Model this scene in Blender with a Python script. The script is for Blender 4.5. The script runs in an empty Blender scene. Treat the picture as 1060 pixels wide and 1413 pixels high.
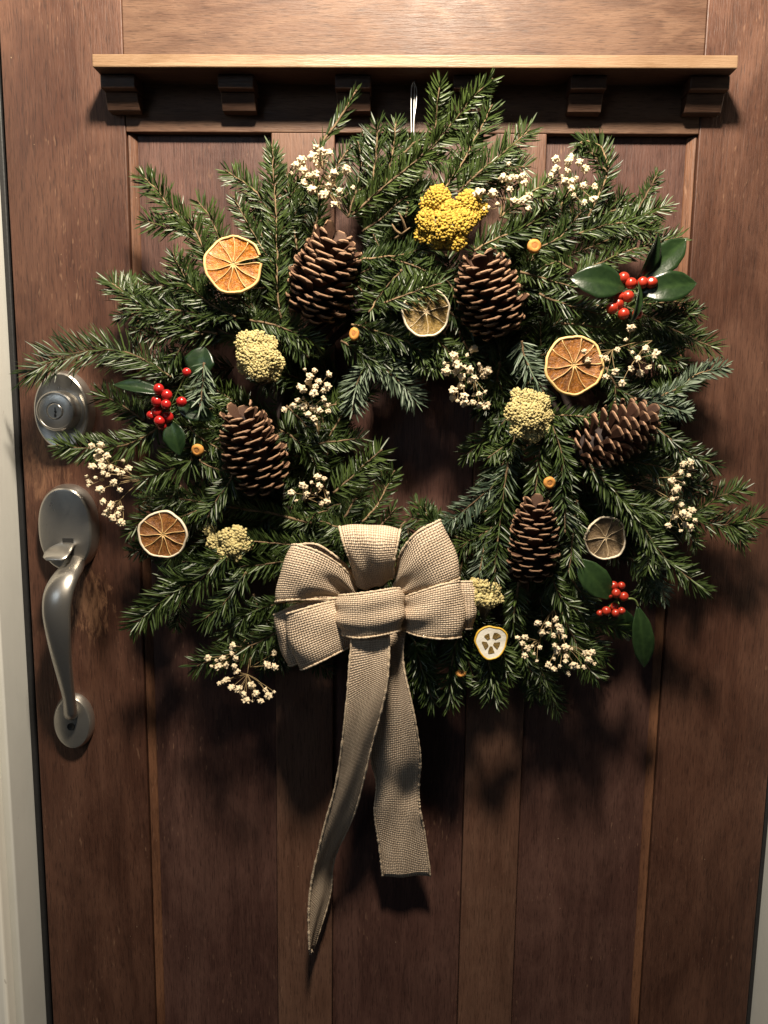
import bpy, bmesh, math, random
import numpy as np
from mathutils import Vector, Matrix
rng = random.Random(7)
nr = np.random.RandomState(11)
sc = bpy.context.scene
col = sc.collection

# ------------------------------------------------------------------ camera
CAM_H, CAM_D, FPX = 1.5, 0.909, 1060.0
_p, _y, _r = math.radians(8.16), math.radians(-1.378), math.radians(0.725)
F_ = np.array([math.sin(_y)*math.cos(_p), math.cos(_y)*math.cos(_p), -math.sin(_p)])
_rt = np.array([math.cos(_y), -math.sin(_y), 0.0]); _up = np.cross(_rt, F_)
RT_ = math.cos(_r)*_rt + math.sin(_r)*_up
UP_ = -math.sin(_r)*_rt + math.cos(_r)*_up
cam_d = bpy.data.cameras.new('camera'); cam = bpy.data.objects.new('camera', cam_d); col.objects.link(cam)
cam_d.sensor_fit = 'HORIZONTAL'; cam_d.sensor_width = 36; cam_d.lens = 36*FPX/1060.0
cam_d.clip_start = 0.02; cam_d.clip_end = 100
m = Matrix(((RT_[0], UP_[0], -F_[0], 0), (RT_[1], UP_[1], -F_[1], -CAM_D), (RT_[2], UP_[2], -F_[2], CAM_H), (0, 0, 0, 1)))
cam.matrix_world = m
sc.camera = cam

# ------------------------------------------------------------------ light
w = bpy.data.worlds.new('World'); sc.world = w; w.use_nodes = True
bg = w.node_tree.nodes['Background']; bg.inputs[0].default_value = (0.75, 0.86, 1.0, 1); bg.inputs[1].default_value = 0.022
def lamp(name, kind, loc, power, color, size, target=None):
    l = bpy.data.lights.new(name, kind); l.energy = power; l.color = color
    if kind == 'POINT': l.shadow_soft_size = size
    else: l.shape = 'DISK'; l.size = size
    o = bpy.data.objects.new(name, l); col.objects.link(o); o.location = loc
    if target: o.rotation_euler = (Vector(target)-Vector(loc)).to_track_quat('-Z', 'Y').to_euler()
    return o
lamp('porch_lamp', 'POINT', (0.0, -0.61, CAM_H+0.87), 158, (1.0, 0.87, 0.70), 0.065)
lamp('porch_cool_light', 'AREA', (-1.6, -3.2, 2.6), 9, (0.72, 0.86, 1.0), 1.2, (0, 0, 1.3))
vs = sc.view_settings; vs.view_transform = 'Standard'; vs.look = 'None'; vs.gamma = 1; vs.exposure = 0.0; vs.use_curve_mapping = False

# ------------------------------------------------------------------ helpers
def P(x, y, d=0.0):
    """photo direction (1060 x 1413 grid) met with the plane d metres in front of the door face"""
    v = F_ + RT_*(x-530)/FPX - UP_*(y-706.5)/FPX
    t = (CAM_D-d)/v[1]
    return Vector((v[0]*t, -d, v[2]*t+CAM_H))
def pxm(d): return (CAM_D-d)/FPX          # metres per photo pixel at that depth

def mesh_obj(name, verts, faces, mat, parent=None, smooth=True, uvs=None, tint=None, mats=None, fm=None):
    me = bpy.data.meshes.new(name)
    me.from_pydata([tuple(v) for v in verts], [], faces)
    if uvs is not None:
        ul = me.uv_layers.new(name='UVMap'); li = np.empty(len(me.loops), np.int32); me.loops.foreach_get('vertex_index', li)
        ul.data.foreach_set('uv', np.asarray(uvs, np.float32)[li].ravel())
    if tint is not None:
        a = me.attributes.new('tint', 'FLOAT', 'POINT'); a.data.foreach_set('value', np.asarray(tint, np.float32))
    me.materials.append(mat)
    if mats:
        for q in mats: me.materials.append(q)
        me.polygons.foreach_set('material_index', np.asarray(fm, np.int32))
    me.polygons.foreach_set('use_smooth', np.full(len(me.polygons), smooth))
    me.update()
    o = bpy.data.objects.new(name, me); col.objects.link(o)
    if parent is not None: o.parent = parent; o.matrix_parent_inverse = Matrix.Identity(4)
    return o
def shared(name, me, parent, M):
    o = bpy.data.objects.new(name, me); col.objects.link(o); o.parent = parent; o.matrix_basis = M
    return o
def tag(o, label, cat, group=None, kind=None):
    if label: o['label'] = label
    if cat: o['category'] = cat
    if group: o['group'] = group
    if kind: o['kind'] = kind
    return o
def empty(name, loc=(0, 0, 0)):
    o = bpy.data.objects.new(name, None); col.objects.link(o); o.location = loc; o.empty_display_size = 0.02
    return o
class Geo:
    def __init__(s): s.v, s.f, s.t, s.m = [], [], [], []
    def add(s, v, f, t=0.0, m=0):
        b = len(s.v); s.v += [tuple(q) for q in v]; s.f += [tuple(i+b for i in q) for q in f]
        s.t += ([t]*len(v) if not hasattr(t, '__len__') else list(t)); s.m += [m]*len(f)
    def build(s, name, mat, parent=None, smooth=True, mats=None):
        return mesh_obj(name, s.v, s.f, mat, parent, smooth, tint=s.t, mats=mats, fm=s.m if mats else None)
def off(parent_loc, v): return [Vector(q)-Vector(parent_loc) for q in v]
def bevel_box(name, x0, x1, y0, y1, z0, z1, mat, parent=None, b=0.0012, seg=2):
    bm = bmesh.new(); bmesh.ops.create_cube(bm, size=1)
    for v in bm.verts: v.co = Vector(((x0+x1)/2+v.co.x*(x1-x0), (y0+y1)/2+v.co.y*(y1-y0), (z0+z1)/2+v.co.z*(z1-z0)))
    bmesh.ops.bevel(bm, geom=bm.edges[:], offset=b, segments=seg, profile=0.5, affect='EDGES')
    me = bpy.data.meshes.new(name); bm.to_mesh(me); bm.free(); me.materials.append(mat)
    o = bpy.data.objects.new(name, me); col.objects.link(o)
    if parent: o.parent = parent
    return o
def prism(name, prof, z0, z1, mat, parent, axis='z'):
    """closed profile of (a, b) extruded"""
    n = len(prof)
    if axis == 'z': v = [(a, b, z0) for a, b in prof]+[(a, b, z1) for a, b in prof]
    else: v = [(z0, a, b) for a, b in prof]+[(z1, a, b) for a, b in prof]
    f = [(i, (i+1) % n, n+(i+1) % n, n+i) for i in range(n)]+[tuple(range(n))[::-1], tuple(range(n, 2*n))]
    o = mesh_obj(name, v, f, mat, parent, smooth=False)
    bm = bmesh.new(); bm.from_mesh(o.data); bmesh.ops.recalc_face_normals(bm, faces=bm.faces)
    bmesh.ops.bevel(bm, geom=bm.edges[:], offset=0.0008, segments=1, affect='EDGES'); bm.to_mesh(o.data); bm.free()
    return o
def catmull(pts, n):
    pts = np.asarray([tuple(p) for p in pts], float); k = len(pts)
    if k == 2: return pts[0]+(pts[1]-pts[0])*np.linspace(0, 1, n)[:, None]
    ext = np.vstack([2*pts[0]-pts[1], pts, 2*pts[-1]-pts[-2]])
    u = np.linspace(0, k-1-1e-9, n); i = u.astype(int); t = (u-i)[:, None]
    p0, p1, p2, p3 = ext[i], ext[i+1], ext[i+2], ext[i+3]
    return 0.5*((2*p1)+(-p0+p2)*t+(2*p0-5*p1+4*p2-p3)*t*t+(-p0+3*p1-3*p2+p3)*t**3)
def tube(pts, rad, sides=6, cap=True):
    pts = np.asarray([tuple(p) for p in pts], float); n = len(pts)
    rad = np.broadcast_to(np.asarray(rad, float), (n,))
    tan = np.gradient(pts, axis=0); tan /= np.linalg.norm(tan, axis=1)[:, None]+1e-12
    a = np.array([0.31, -0.77, 0.55]); v = []
    nrm = np.cross(tan[0], a); nrm /= np.linalg.norm(nrm)
    for i in range(n):
        nrm = nrm-tan[i]*np.dot(nrm, tan[i]); nrm /= np.linalg.norm(nrm)+1e-12
        bn = np.cross(tan[i], nrm)
        for k in range(sides):
            q = 2*math.pi*k/sides
            v.append(pts[i]+(nrm*math.cos(q)+bn*math.sin(q))*rad[i])
    f = [(i*sides+k, i*sides+(k+1) % sides, (i+1)*sides+(k+1) % sides, (i+1)*sides+k) for i in range(n-1) for k in range(sides)]
    if cap: f += [tuple(range(sides))[::-1], tuple(range((n-1)*sides, n*sides))]
    return v, f

# ------------------------------------------------------------------ materials
class NT:
    def __init__(s, name):
        s.mat = bpy.data.materials.new(name); s.mat.use_nodes = True; s.t = s.mat.node_tree
        s.b = s.t.nodes['Principled BSDF']
    def n(s, typ, **kw):
        q = s.t.nodes.new(typ)
        for k, v in kw.items():
            if k.startswith('i_'):
                key = k[2:]; key = int(key) if key.isdigit() else key.replace('_', ' ')
                if hasattr(v, 'is_output'): s.t.links.new(v, q.inputs[key])
                else: q.inputs[key].default_value = v
            else: setattr(q, k, v)
        return q
    def math(s, op, a, b=None, c=None):
        q = s.t.nodes.new('ShaderNodeMath'); q.operation = op
        for i, v in enumerate((a, b, c)):
            if v is None: continue
            if hasattr(v, 'is_output'): s.t.links.new(v, q.inputs[i])
            else: q.inputs[i].default_value = v
        return q.outputs[0]
    def mix(s, f, a, b, blend='MIX'):
        q = s.t.nodes.new('ShaderNodeMix'); q.data_type = 'RGBA'; q.blend_type = blend
        for i, v in ((0, f), (6, a), (7, b)):
            if hasattr(v, 'is_output'): s.t.links.new(v, q.inputs[i])
            else: q.inputs[i].default_value = (v if i == 0 else (tuple(v)+(1,))[:4])
        return q.outputs[2]
    def ramp(s, f, stops):
        q = s.t.nodes.new('ShaderNodeValToRGB'); s.t.links.new(f, q.inputs[0]); e = q.color_ramp.elements
        while len(e) < len(stops): e.new(0.5)
        for k, (p, c) in enumerate(stops):
            e[k].position = p; e[k].color = (c, c, c, 1) if not hasattr(c, '__len__') else tuple(c)+(1,)
        return q.outputs[0]
    def map(s, lo, hi, v, a=0.0, b=1.0):
        q = s.t.nodes.new('ShaderNodeMapRange'); s.t.links.new(v, q.inputs[0])
        for i, x in enumerate((lo, hi, a, b)): q.inputs[i+1].default_value = x
        return q.outputs[0]
    def noise(s, vec, scale, detail=3, rough=0.55, dist=0.0):
        q = s.n('ShaderNodeTexNoise'); q.inputs['Scale'].default_value = scale; q.inputs['Detail'].default_value = detail
        q.inputs['Roughness'].default_value = rough; q.inputs['Distortion'].default_value = dist
        if vec is not None: s.t.links.new(vec, q.inputs['Vector'])
        return q.outputs['Fac']
    def vscale(s, vec, sc_, add=None):
        q = s.n('ShaderNodeMapping'); s.t.links.new(vec, q.inputs[0]); q.inputs['Scale'].default_value = sc_
        if add is not None: s.t.links.new(add, q.inputs['Location'])
        return q.outputs[0]
    def set(s, **kw):
        for k, v in kw.items():
            i = s.b.inputs[k.replace('_', ' ')]
            if hasattr(v, 'is_output'): s.t.links.new(v, i)
            else: i.default_value = (tuple(v)+(1,))[:4] if hasattr(v, '__len__') and len(v) == 3 and i.type == 'RGBA' else v
        return s
    def bump(s, h, strength=0.3, dist=0.001):
        q = s.n('ShaderNodeBump'); q.inputs['Strength'].default_value = strength; q.inputs['Distance'].default_value = dist
        s.t.links.new(h, q.inputs['Height']); s.t.links.new(q.outputs[0], s.b.inputs['Normal'])

def wood(name, dark, mid, light, horiz=False, wear=None, rough=0.42, figure=0.0, front=None, spec=0.34):
    k = NT(name); tc = k.n('ShaderNodeTexCoord'); rnd = k.n('ShaderNodeObjectInfo').outputs['Random']
    addv = k.n('ShaderNodeCombineXYZ', i_0=k.math('MULTIPLY', rnd, 7.0), i_1=k.math('MULTIPLY', rnd, 13.0), i_2=k.math('MULTIPLY', rnd, 31.0)).outputs[0]
    def S(a, b): return (b, a, a) if horiz else (a, a, b)
    v = tc.outputs['Object']
    broad = k.noise(k.vscale(v, S(7, 1.3), addv), 1, 5, 0.62, 1.2)
    cloud = k.noise(k.vscale(v, S(13, 6), addv), 1, 6, 0.68, 0.6)
    streak = k.noise(k.vscale(v, S(75, 5.5), addv), 1, 5, 0.7, 0.5)
    fibre = k.noise(k.vscale(v, S(330, 24), addv), 1, 4, 0.7, 0.3)
    pore = k.noise(k.vscale(v, S(760, 60), addv), 1, 2, 0.6)
    c = k.mix(k.map(0.3, 0.7, broad), dark, mid)
    c = k.mix(k.map(0.42, 0.72, cloud, 0, 0.55), c, light)
    c = k.mix(k.map(0.50, 0.78, streak, 0, 0.40), c, light)
    c = k.mix(k.map(0.50, 0.26, streak, 0, 0.35), c, [q*0.6 for q in dark])
    c = k.mix(k.map(0.40, 0.70, fibre, 0, 0.28), c, [q*1.5 for q in mid])
    if figure:                                            # swirling figure of the flat-sawn rail
        wv = k.noise(k.vscale(v, (9, 9, 34), addv), 1, 3, 0.5, 2.4)
        c = k.mix(k.map(0.45, 0.62, wv, 0, figure), c, light)
    c = k.mix(k.map(0.48, 0.30, pore, 0.0, 0.6), c, [q*0.4 for q in dark])
    # short pale scuffs and tiny nicks
    sv = k.noise(k.vscale(v, S(380, 75), addv), 1, 2, 0.4); sm = k.noise(v, 9, 3, 0.6)
    sc1 = k.math('MULTIPLY', k.map(0.66, 0.74, sv), k.map(0.48, 0.66, sm))
    c = k.mix(k.math('MULTIPLY', sc1, 0.45), c, (0.27, 0.155, 0.095))
    sp = k.noise(k.vscale(v, (330, 330, 240), addv), 1, 1, 0.4)
    c = k.mix(k.map(0.82, 0.85, sp, 0, 0.5), c, (0.38, 0.27, 0.18))
    if wear:
        for (wx, wz, rx, rz, amt) in wear:                # raw wood where hands have rubbed the stain away
            sx = k.n('ShaderNodeSeparateXYZ'); k.t.links.new(v, sx.inputs[0])
            dx = k.math('DIVIDE', k.math('SUBTRACT', sx.outputs[0], wx), rx); dz = k.math('DIVIDE', k.math('SUBTRACT', sx.outputs[2], wz), rz)
            rr = k.math('SQRT', k.math('ADD', k.math('MULTIPLY', dx, dx), k.math('MULTIPLY', dz, dz)))
            fall = k.map(1.15, 0.15, rr)
            pat = k.noise(k.vscale(v, (170, 170, 45)), 1, 5, 0.7, 0.6)
            mk = k.map(0.50, 0.66, k.math('ADD', k.math('MULTIPLY', pat, 0.75), k.math('MULTIPLY', fall, 0.24)))
            mk = k.math('MULTIPLY', k.math('MULTIPLY', mk, k.map(0.0, 0.4, fall)), amt)
            c = k.mix(mk, c, (0.36, 0.19, 0.105))
    if front:                                             # front edge rubbed bare; the underside's shade is put into the darker base
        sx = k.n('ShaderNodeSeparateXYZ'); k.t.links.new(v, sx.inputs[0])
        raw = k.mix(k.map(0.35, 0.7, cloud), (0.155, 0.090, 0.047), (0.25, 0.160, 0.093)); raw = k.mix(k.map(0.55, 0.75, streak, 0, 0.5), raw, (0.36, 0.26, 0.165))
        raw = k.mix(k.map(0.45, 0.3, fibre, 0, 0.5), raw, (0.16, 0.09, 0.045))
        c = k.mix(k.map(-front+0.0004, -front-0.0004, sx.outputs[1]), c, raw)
    k.set(Base_Color=c, Roughness=k.map(0.3, 0.75, cloud, rough-0.06, rough+0.20))
    k.set(**{'Specular IOR Level': spec})
    h = k.math('ADD', k.math('MULTIPLY', pore, 0.6), k.math('ADD', k.math('MULTIPLY', fibre, 0.9), k.math('MULTIPLY', streak, 0.6)))
    k.bump(h, 0.6, 0.0008)
    return k.mat
wz = P(122, 835)
W_STILE = wood('stained_wood_stile', (0.036, 0.0152, 0.0096), (0.070, 0.0300, 0.0185), (0.150, 0.071, 0.043),
               wear=[(wz.x, wz.z, 0.042, 0.072, 0.72), (P(60, 640).x, P(60, 640).z, 0.05, 0.07, 0.35)])
W_PANEL = wood('stained_wood_panel', (0.033, 0.0152, 0.0118), (0.074, 0.0345, 0.0262), (0.150, 0.077, 0.056))
W_MULL = wood('stained_wood_mullion', (0.068, 0.0325, 0.0205), (0.112, 0.055, 0.035), (0.170, 0.094, 0.060))
W_RAIL = wood('stained_wood_rail', (0.055, 0.027, 0.0165), (0.092, 0.047, 0.029), (0.155, 0.089, 0.055), horiz=True, figure=0.45, rough=0.46, spec=0.26)
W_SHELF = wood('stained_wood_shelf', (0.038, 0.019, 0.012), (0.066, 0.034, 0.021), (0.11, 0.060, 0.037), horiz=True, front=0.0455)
W_BLOCK = wood('stained_wood_block', (0.038, 0.019, 0.012), (0.066, 0.034, 0.021), (0.11, 0.060, 0.037), horiz=True)
W_MOLD = wood('worn_wood_moulding', (0.055, 0.026, 0.0155), (0.110, 0.048, 0.026), (0.23, 0.105, 0.050))

def paint(name, c, rough=0.5):
    k = NT(name); tc = k.n('ShaderNodeTexCoord').outputs['Object']
    br = k.noise(k.vscale(tc, (260, 260, 7)), 1, 3, 0.6); blot = k.noise(tc, 14, 4, 0.6)
    q = k.mix(k.map(0.4, 0.75, blot, 0, 0.25), c, [x*0.72 for x in c])
    ch = k.noise(k.vscale(tc, (90, 90, 40)), 1, 3, 0.5)
    q = k.mix(k.map(0.73, 0.77, ch, 0, 0.8), q, (0.20, 0.16, 0.12))
    k.set(Base_Color=q, Roughness=rough); k.bump(br, 0.35, 0.0006); return k.mat
PAINT_JAMB = paint('grey_white_paint', (0.56, 0.56, 0.52)); PAINT_CASE = paint('cream_white_paint', (0.78, 0.76, 0.68))
def plain(name, c, rough=0.5, nscale=60, var=0.35, bump=0.0, metal=0.0, spec=0.5, c2=None, coat=0.0):
    k = NT(name); tc = k.n('ShaderNodeTexCoord').outputs['Object']
    nz = k.noise(tc, nscale, 3, 0.6)
    q = k.mix(k.map(0.3, 0.75, nz), c, c2 if c2 else [x*(1-var) for x in c])
    k.set(Base_Color=q, Roughness=rough, Metallic=metal); k.b.inputs['Specular IOR Level'].default_value = spec
    k.b.inputs['Coat Weight'].default_value = coat
    if bump: k.bump(nz, 0.6, bump)
    return k.mat
RUBBER = plain('black_rubber_seal', (0.012, 0.012, 0.013), 0.55, 200, 0.4, 0.0004)
def nickel():
    k = NT('satin_nickel'); tc = k.n('ShaderNodeTexCoord').outputs['Object']
    br = k.noise(k.vscale(tc, (90, 90, 900)), 1, 3, 0.6); st = k.noise(tc, 42, 4, 0.65); sp = k.noise(tc, 300, 2, 0.5)
    q = k.mix(k.map(0.35, 0.7, st), (0.52, 0.495, 0.45), (0.44, 0.415, 0.37)); q = k.mix(k.map(0.68, 0.8, sp, 0, 0.5), q, (0.28, 0.25, 0.21))
    k.set(Base_Color=q, Metallic=0.92, Roughness=k.map(0.3, 0.75, st, 0.27, 0.37)); k.bump(br, 0.12, 0.0003); return k.mat
NICKEL = nickel(); DARKSLOT = plain('dark_slot', (0.01, 0.01, 0.01), 0.6)
TARN = plain('tarnished_nickel', (0.33, 0.31, 0.27), 0.5, 160, 0.4, 0.0003, metal=1.0)

def tinted(name, lo, hi, rough=0.4, spec=0.5, nscale=120, nvar=0.25, bump=0.0, coat=0.0, sss=0.0):
    k = NT(name); a = k.n('ShaderNodeAttribute', attribute_name='tint').outputs['Fac']; tc = k.n('ShaderNodeTexCoord').outputs['Object']
    nz = k.noise(tc, nscale, 3, 0.6)
    q = k.mix(a, lo, hi); q = k.mix(k.map(0.3, 0.75, nz, 0, nvar), q, [x*0.35 for x in lo])
    k.set(Base_Color=q, Roughness=rough); k.b.inputs['Specular IOR Level'].default_value = spec; k.b.inputs['Coat Weight'].default_value = coat
    if sss:
        k.b.inputs['Subsurface Weight'].default_value = sss; k.b.inputs['Subsurface Scale'].default_value = 0.002
    if bump: k.bump(nz, 0.6, bump)
    return k.mat
NEEDLE = tinted('fir_needle_green', (0.011, 0.024, 0.0062), (0.060, 0.092, 0.0195), 0.42, 0.40, 90, 0.3)
NEEDLE_S = tinted('fir_needle_silver_underside', (0.035, 0.060, 0.038), (0.125, 0.165, 0.105), 0.48, 0.35, 90, 0.25)
TWIG = tinted('fir_twig_bark', (0.085, 0.052, 0.030), (0.30, 0.205, 0.11), 0.8, 0.25, 500, 0.6, 0.0006)
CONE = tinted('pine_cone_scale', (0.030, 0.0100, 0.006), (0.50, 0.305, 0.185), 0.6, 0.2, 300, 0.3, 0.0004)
CORE = plain('pine_cone_core', (0.018, 0.008, 0.006), 0.8)
BERRY = plain('holly_berry_red', (0.42, 0.016, 0.014), 0.25, 60, 0.5, spec=0.6)
BERRY2 = plain('holly_berry_orange_red', (0.40, 0.032, 0.014), 0.3, 60, 0.5, spec=0.6)
BTIP = plain('berry_tip', (0.03, 0.012, 0.008), 0.7)
LEAF = tinted('holly_leaf_green', (0.007, 0.019, 0.007), (0.026, 0.052, 0.015), 0.30, 0.45, 130, 0.35, 0.0007)
LEAFS = plain('holly_stem', (0.13, 0.17, 0.05), 0.5)
BLOOM = plain('dried_white_blossom', (0.66, 0.575, 0.42), 0.9, 2.2, 0.3, spec=0.1, c2=(0.48, 0.36, 0.21))
STEMT = plain('dried_stem_tan', (0.27, 0.19, 0.085), 0.7, 200, 0.4)
YEL = tinted('yarrow_bright_yellow', (0.28, 0.175, 0.025), (0.57, 0.39, 0.055), 0.75, 0.25, 700, 0.35, 0.0004)
PALE = tinted('yarrow_pale_yellow', (0.33, 0.265, 0.105), (0.62, 0.53, 0.25), 0.8, 0.2, 700, 0.35, 0.0004)
YSTEM = plain('yarrow_dry_stem', (0.27, 0.23, 0.15), 0.85, 200, 0.4)
BUDM = plain('dried_orange_bud', (0.56, 0.25, 0.055), 0.7, 260, 0.4, 0.0005, spec=0.3)
BUDC = plain('dried_bud_centre', (0.38, 0.155, 0.035), 0.8, 300, 0.4, 0.0004)
WIREM = plain('thin_wire', (0.75, 0.75, 0.72), 0.3, 60, 0.1, metal=0.3)
HOOKM = plain('dark_hook_steel', (0.25, 0.25, 0.26), 0.35, 60, 0.2, metal=1.0)

# ------------------------------------------------------------------ door
PX = [-0.456, -0.3183, -0.1537, -0.0827, 0.0839, 0.1541, 0.3216, 0.459]
ZB, ZT = 0.012, 2.035
PANEL_TOP = CAM_H+0.2977; PANEL_BOT = 0.255; REC = 0.0105; TH = 0.044
door = empty('door', (0, 0, 0))
tag(door, 'dark brown wooden front door with three tall sunken panels and nickel handle', 'door')
bevel_box('stile', PX[0], PX[1]-0.0002, 0, TH, ZB, ZT, W_STILE, door)
bevel_box('stile', PX[6]+0.0002, PX[7], 0, TH, ZB, ZT, W_STILE, door)
bevel_box('rail', PX[1]+0.0002, PX[6]-0.0002, 0.0006, TH-0.001, PANEL_TOP, ZT-0.0005, W_RAIL, door, 0.001)
bevel_box('rail', PX[1]+0.0002, PX[6]-0.0002, 0.0006, TH-0.001, ZB+0.0005, PANEL_BOT, W_RAIL, door, 0.001)
for a, b in ((2, 3), (4, 5)):
    bevel_box('mullion', PX[a], PX[b], 0.0004, TH-0.002, PANEL_BOT+0.0003, PANEL_TOP-0.0003, W_MULL, door, 0.0012)
for a, b in ((1, 2), (3, 4), (5, 6)):
    bevel_box('panel', PX[a]+0.0006, PX[b]-0.0006, REC, TH-0.012, PANEL_BOT+0.0006, PANEL_TOP-0.0006, W_PANEL, door, 0.0006)
for x, s in ((PX[1], 1), (PX[6], -1)):                    # sloping moulding against the outer stiles
    prism('moulding', [(x+s*0.0007, REC-0.0065), (x+s*0.0030, REC-0.0062), (x+s*0.0100, REC-0.0008), (x+s*0.0100, REC+0.004), (x+s*0.0007, REC+0.004)], PANEL_BOT+0.001, PANEL_TOP-0.001, W_MOLD, door)
# shelf with dentil blocks
SD = 0.047
zl, zr = P(127, 92, SD).z, P(127, 74, SD).z
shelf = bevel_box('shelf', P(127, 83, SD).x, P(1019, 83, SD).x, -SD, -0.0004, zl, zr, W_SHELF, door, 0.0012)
for xa, xb in ((138, 186), (300, 350), (462, 512), (626, 674), (788, 838), (953, 1008)):
    D1, D2 = 0.030, 0.0135
    x0, x1 = P(xa, 110, D1).x, P(xb, 110, D1).x
    zt, zm, zb = zl-0.0004, P(500, 122, D1).z, P(500, 154, D2).z
    g = bevel_box('dentil_block', x0, x1, -D1, -0.0005, zm, zt, W_BLOCK, shelf, 0.0012)
    g2 = prism('dentil_block', [(-0.0007, zb), (-D2, zb), (-D2-0.007, zm-0.0004), (-0.0007, zm-0.0004)], x0+0.001, x1-0.001, W_BLOCK, None, axis='x')
    bm = bmesh.new(); bm.from_mesh(g.data); bm.from_mesh(g2.data); bm.to_mesh(g.data); bm.free(); bpy.data.objects.remove(g2)
# hook under the shelf
hk = [P(569, 100, 0.006), P(569, 103, 0.012), P(568, 110, 0.013), P(569.5, 117, 0.015), P(571.5, 117, 0.017), P(572, 110, 0.018)]
v, f = tube(catmull(hk, 20), 0.0009, 6); mesh_obj('hook', v, f, HOOKM, door)

# frame: jamb reveals, casings, seal
frame = empty('door_frame', (0, 0, 0)); tag(frame, 'painted white and grey wooden door frame beside the brown door', 'door frame')
for s, xe in ((-1, PX[0]-0.0115), (1, PX[7]+0.0075)):
    def X(a): return (min(xe, xe+s*a), max(xe, xe+s*a))
    x0, x1 = X(0.05); bevel_box('jamb', x0, x1, -0.052, 0.06, 0.0, ZT+0.01, PAINT_JAMB, frame, 0.0025, 3)
    a, b = sorted((xe+s*0.0075, xe+s*0.11)); bevel_box('casing', a, b, -0.074, -0.0523, 0.0, ZT+0.11, PAINT_CASE, frame, 0.004, 3)
    a, b = sorted((xe-s*0.0002, xe-s*0.0068)); bevel_box('weather_seal', a, b, 0.0035, 0.05, 0.0, ZT+0.004, RUBBER, frame, 0.0015)
bevel_box('head_jamb', PX[0]-0.0113, PX[7]+0.0073, -0.052, 0.06, ZT+0.0101, ZT+0.05, PAINT_JAMB, frame, 0.002)
bevel_box('head_casing', PX[0]-0.0185, PX[7]+0.0145, -0.0738, -0.0523, ZT+0.0175, ZT+0.11, PAINT_CASE, frame, 0.003)
WALLM = paint('wall_paint', (0.62, 0.61, 0.56), 0.7)
for a, b in ((-1.6, PX[0]-0.0620), (PX[7]+0.0580, 1.6)):
    tag(bevel_box('wall', a, b, -0.0515, 0.10, 0.0, 2.7, WALLM), None, None, kind='structure')

# ------------------------------------------------------------------ hardware
def ell_stack(name, rings, mat, parent, n=56, cap=True, sq=2.0):
    """rings: (cx, cz, rx, rz, d) ellipse sections from the door outwards"""
    v, f = [], []
    for cx, cz, rx, rz, d in rings:
        for k in range(n):
            q = 2*math.pi*k/n; c, s_ = math.cos(q), math.sin(q)
            v.append((cx+rx*math.copysign(abs(c)**(2/sq), c), -d, cz+rz*math.copysign(abs(s_)**(2/sq), s_)))
    for i in range(len(rings)-1):
        for k in range(n): f.append((i*n+k, (i+1)*n+k, (i+1)*n+(k+1) % n, i*n+(k+1) % n))
    if cap: f.append(tuple(range((len(rings)-1)*n, len(rings)*n))[::-1])
    o = mesh_obj(name, v, f, mat, parent)
    bm = bmesh.new(); bm.from_mesh(o.data); bmesh.ops.recalc_face_normals(bm, faces=bm.faces); bm.to_mesh(o.data); bm.free()
    o.data.set_sharp_from_angle(angle=math.radians(24))
    return o
c0 = P(92, 567, 0); cx, cz = c0.x, c0.z
# deadbolt
R, Z = 0.0335, 0.0460
dead = ell_stack('deadbolt', [(cx, cz, R+0.001, Z+0.001, 0), (cx, cz, R+0.0012, Z+0.0012, 0.004), (cx, cz, R*0.99, Z*0.99, 0.010), (cx, cz, R*0.955, Z*0.965, 0.0145), (cx, cz, R*0.90, Z*0.92, 0.0160),
        (cx, cz, R*0.86, Z*0.88, 0.0158), (cx, cz, R*0.80, Z*0.70, 0.0145), (cx, cz, 0.0245, 0.0245, 0.0150)], NICKEL, door)
collar = ell_stack('collar', [(cx, cz, 0.0240, 0.0240, 0.0140), (cx, cz, 0.0232, 0.0232, 0.026), (cx, cz, 0.0226, 0.0226, 0.0295), (cx, cz, 0.0212, 0.0212, 0.0310), (cx, cz, 0.0202, 0.0202, 0.0312), (cx, cz, 0.0196, 0.0196, 0.0306), (cx, cz, 0.0188, 0.0188, 0.0309), (cx, cz, 0.0100, 0.0100, 0.0309), (cx, cz, 0.0094, 0.0094, 0.0300)], NICKEL, dead)
ell_stack('key_cylinder', [(cx, cz, 0.0089, 0.0089, 0.029), (cx, cz, 0.0088, 0.0088, 0.0312), (cx, cz, 0.0081, 0.0081, 0.0317)], NICKEL, dead, 36)
kx, kz = cx+0.0006, cz-0.0012
mesh_obj('keyway', [(kx+a, -0.0319, kz+b) for a, b in ((-0.0006, 0.0056), (0.0008, 0.0056), (0.0008, 0.002), (0.0018, 0.001), (0.0016, -0.001), (0.0004, -0.0016), (0.0014, -0.003), (0.0012, -0.0056), (-0.0012, -0.0056), (-0.0014, -0.003), (-0.0004, -0.001), (-0.0012, 0.001), (-0.0006, 0.002))], [tuple(range(13))], DARKSLOT, dead, False)
# handle set
h0 = P(98, 727, 0); hx, hz = h0.x, h0.z
hs = ell_stack('handle_set', [(hx, hz, 0.0350, 0.0525, 0), (hx, hz, 0.0352, 0.0527, 0.003), (hx, hz, 0.0338, 0.0513, 0.012), (hx, hz, 0.0318, 0.0493, 0.0168), (hx, hz, 0.0300, 0.0475, 0.0182), (hx, hz, 0.0285, 0.046, 0.0184)], NICKEL, door, 64, True, 2.25)
bevel_box('latch_slot', hx-0.0030, hx+0.0105, -0.0188, -0.015, hz-0.0315, hz-0.0105, DARKSLOT, hs, 0.0005)
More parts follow.
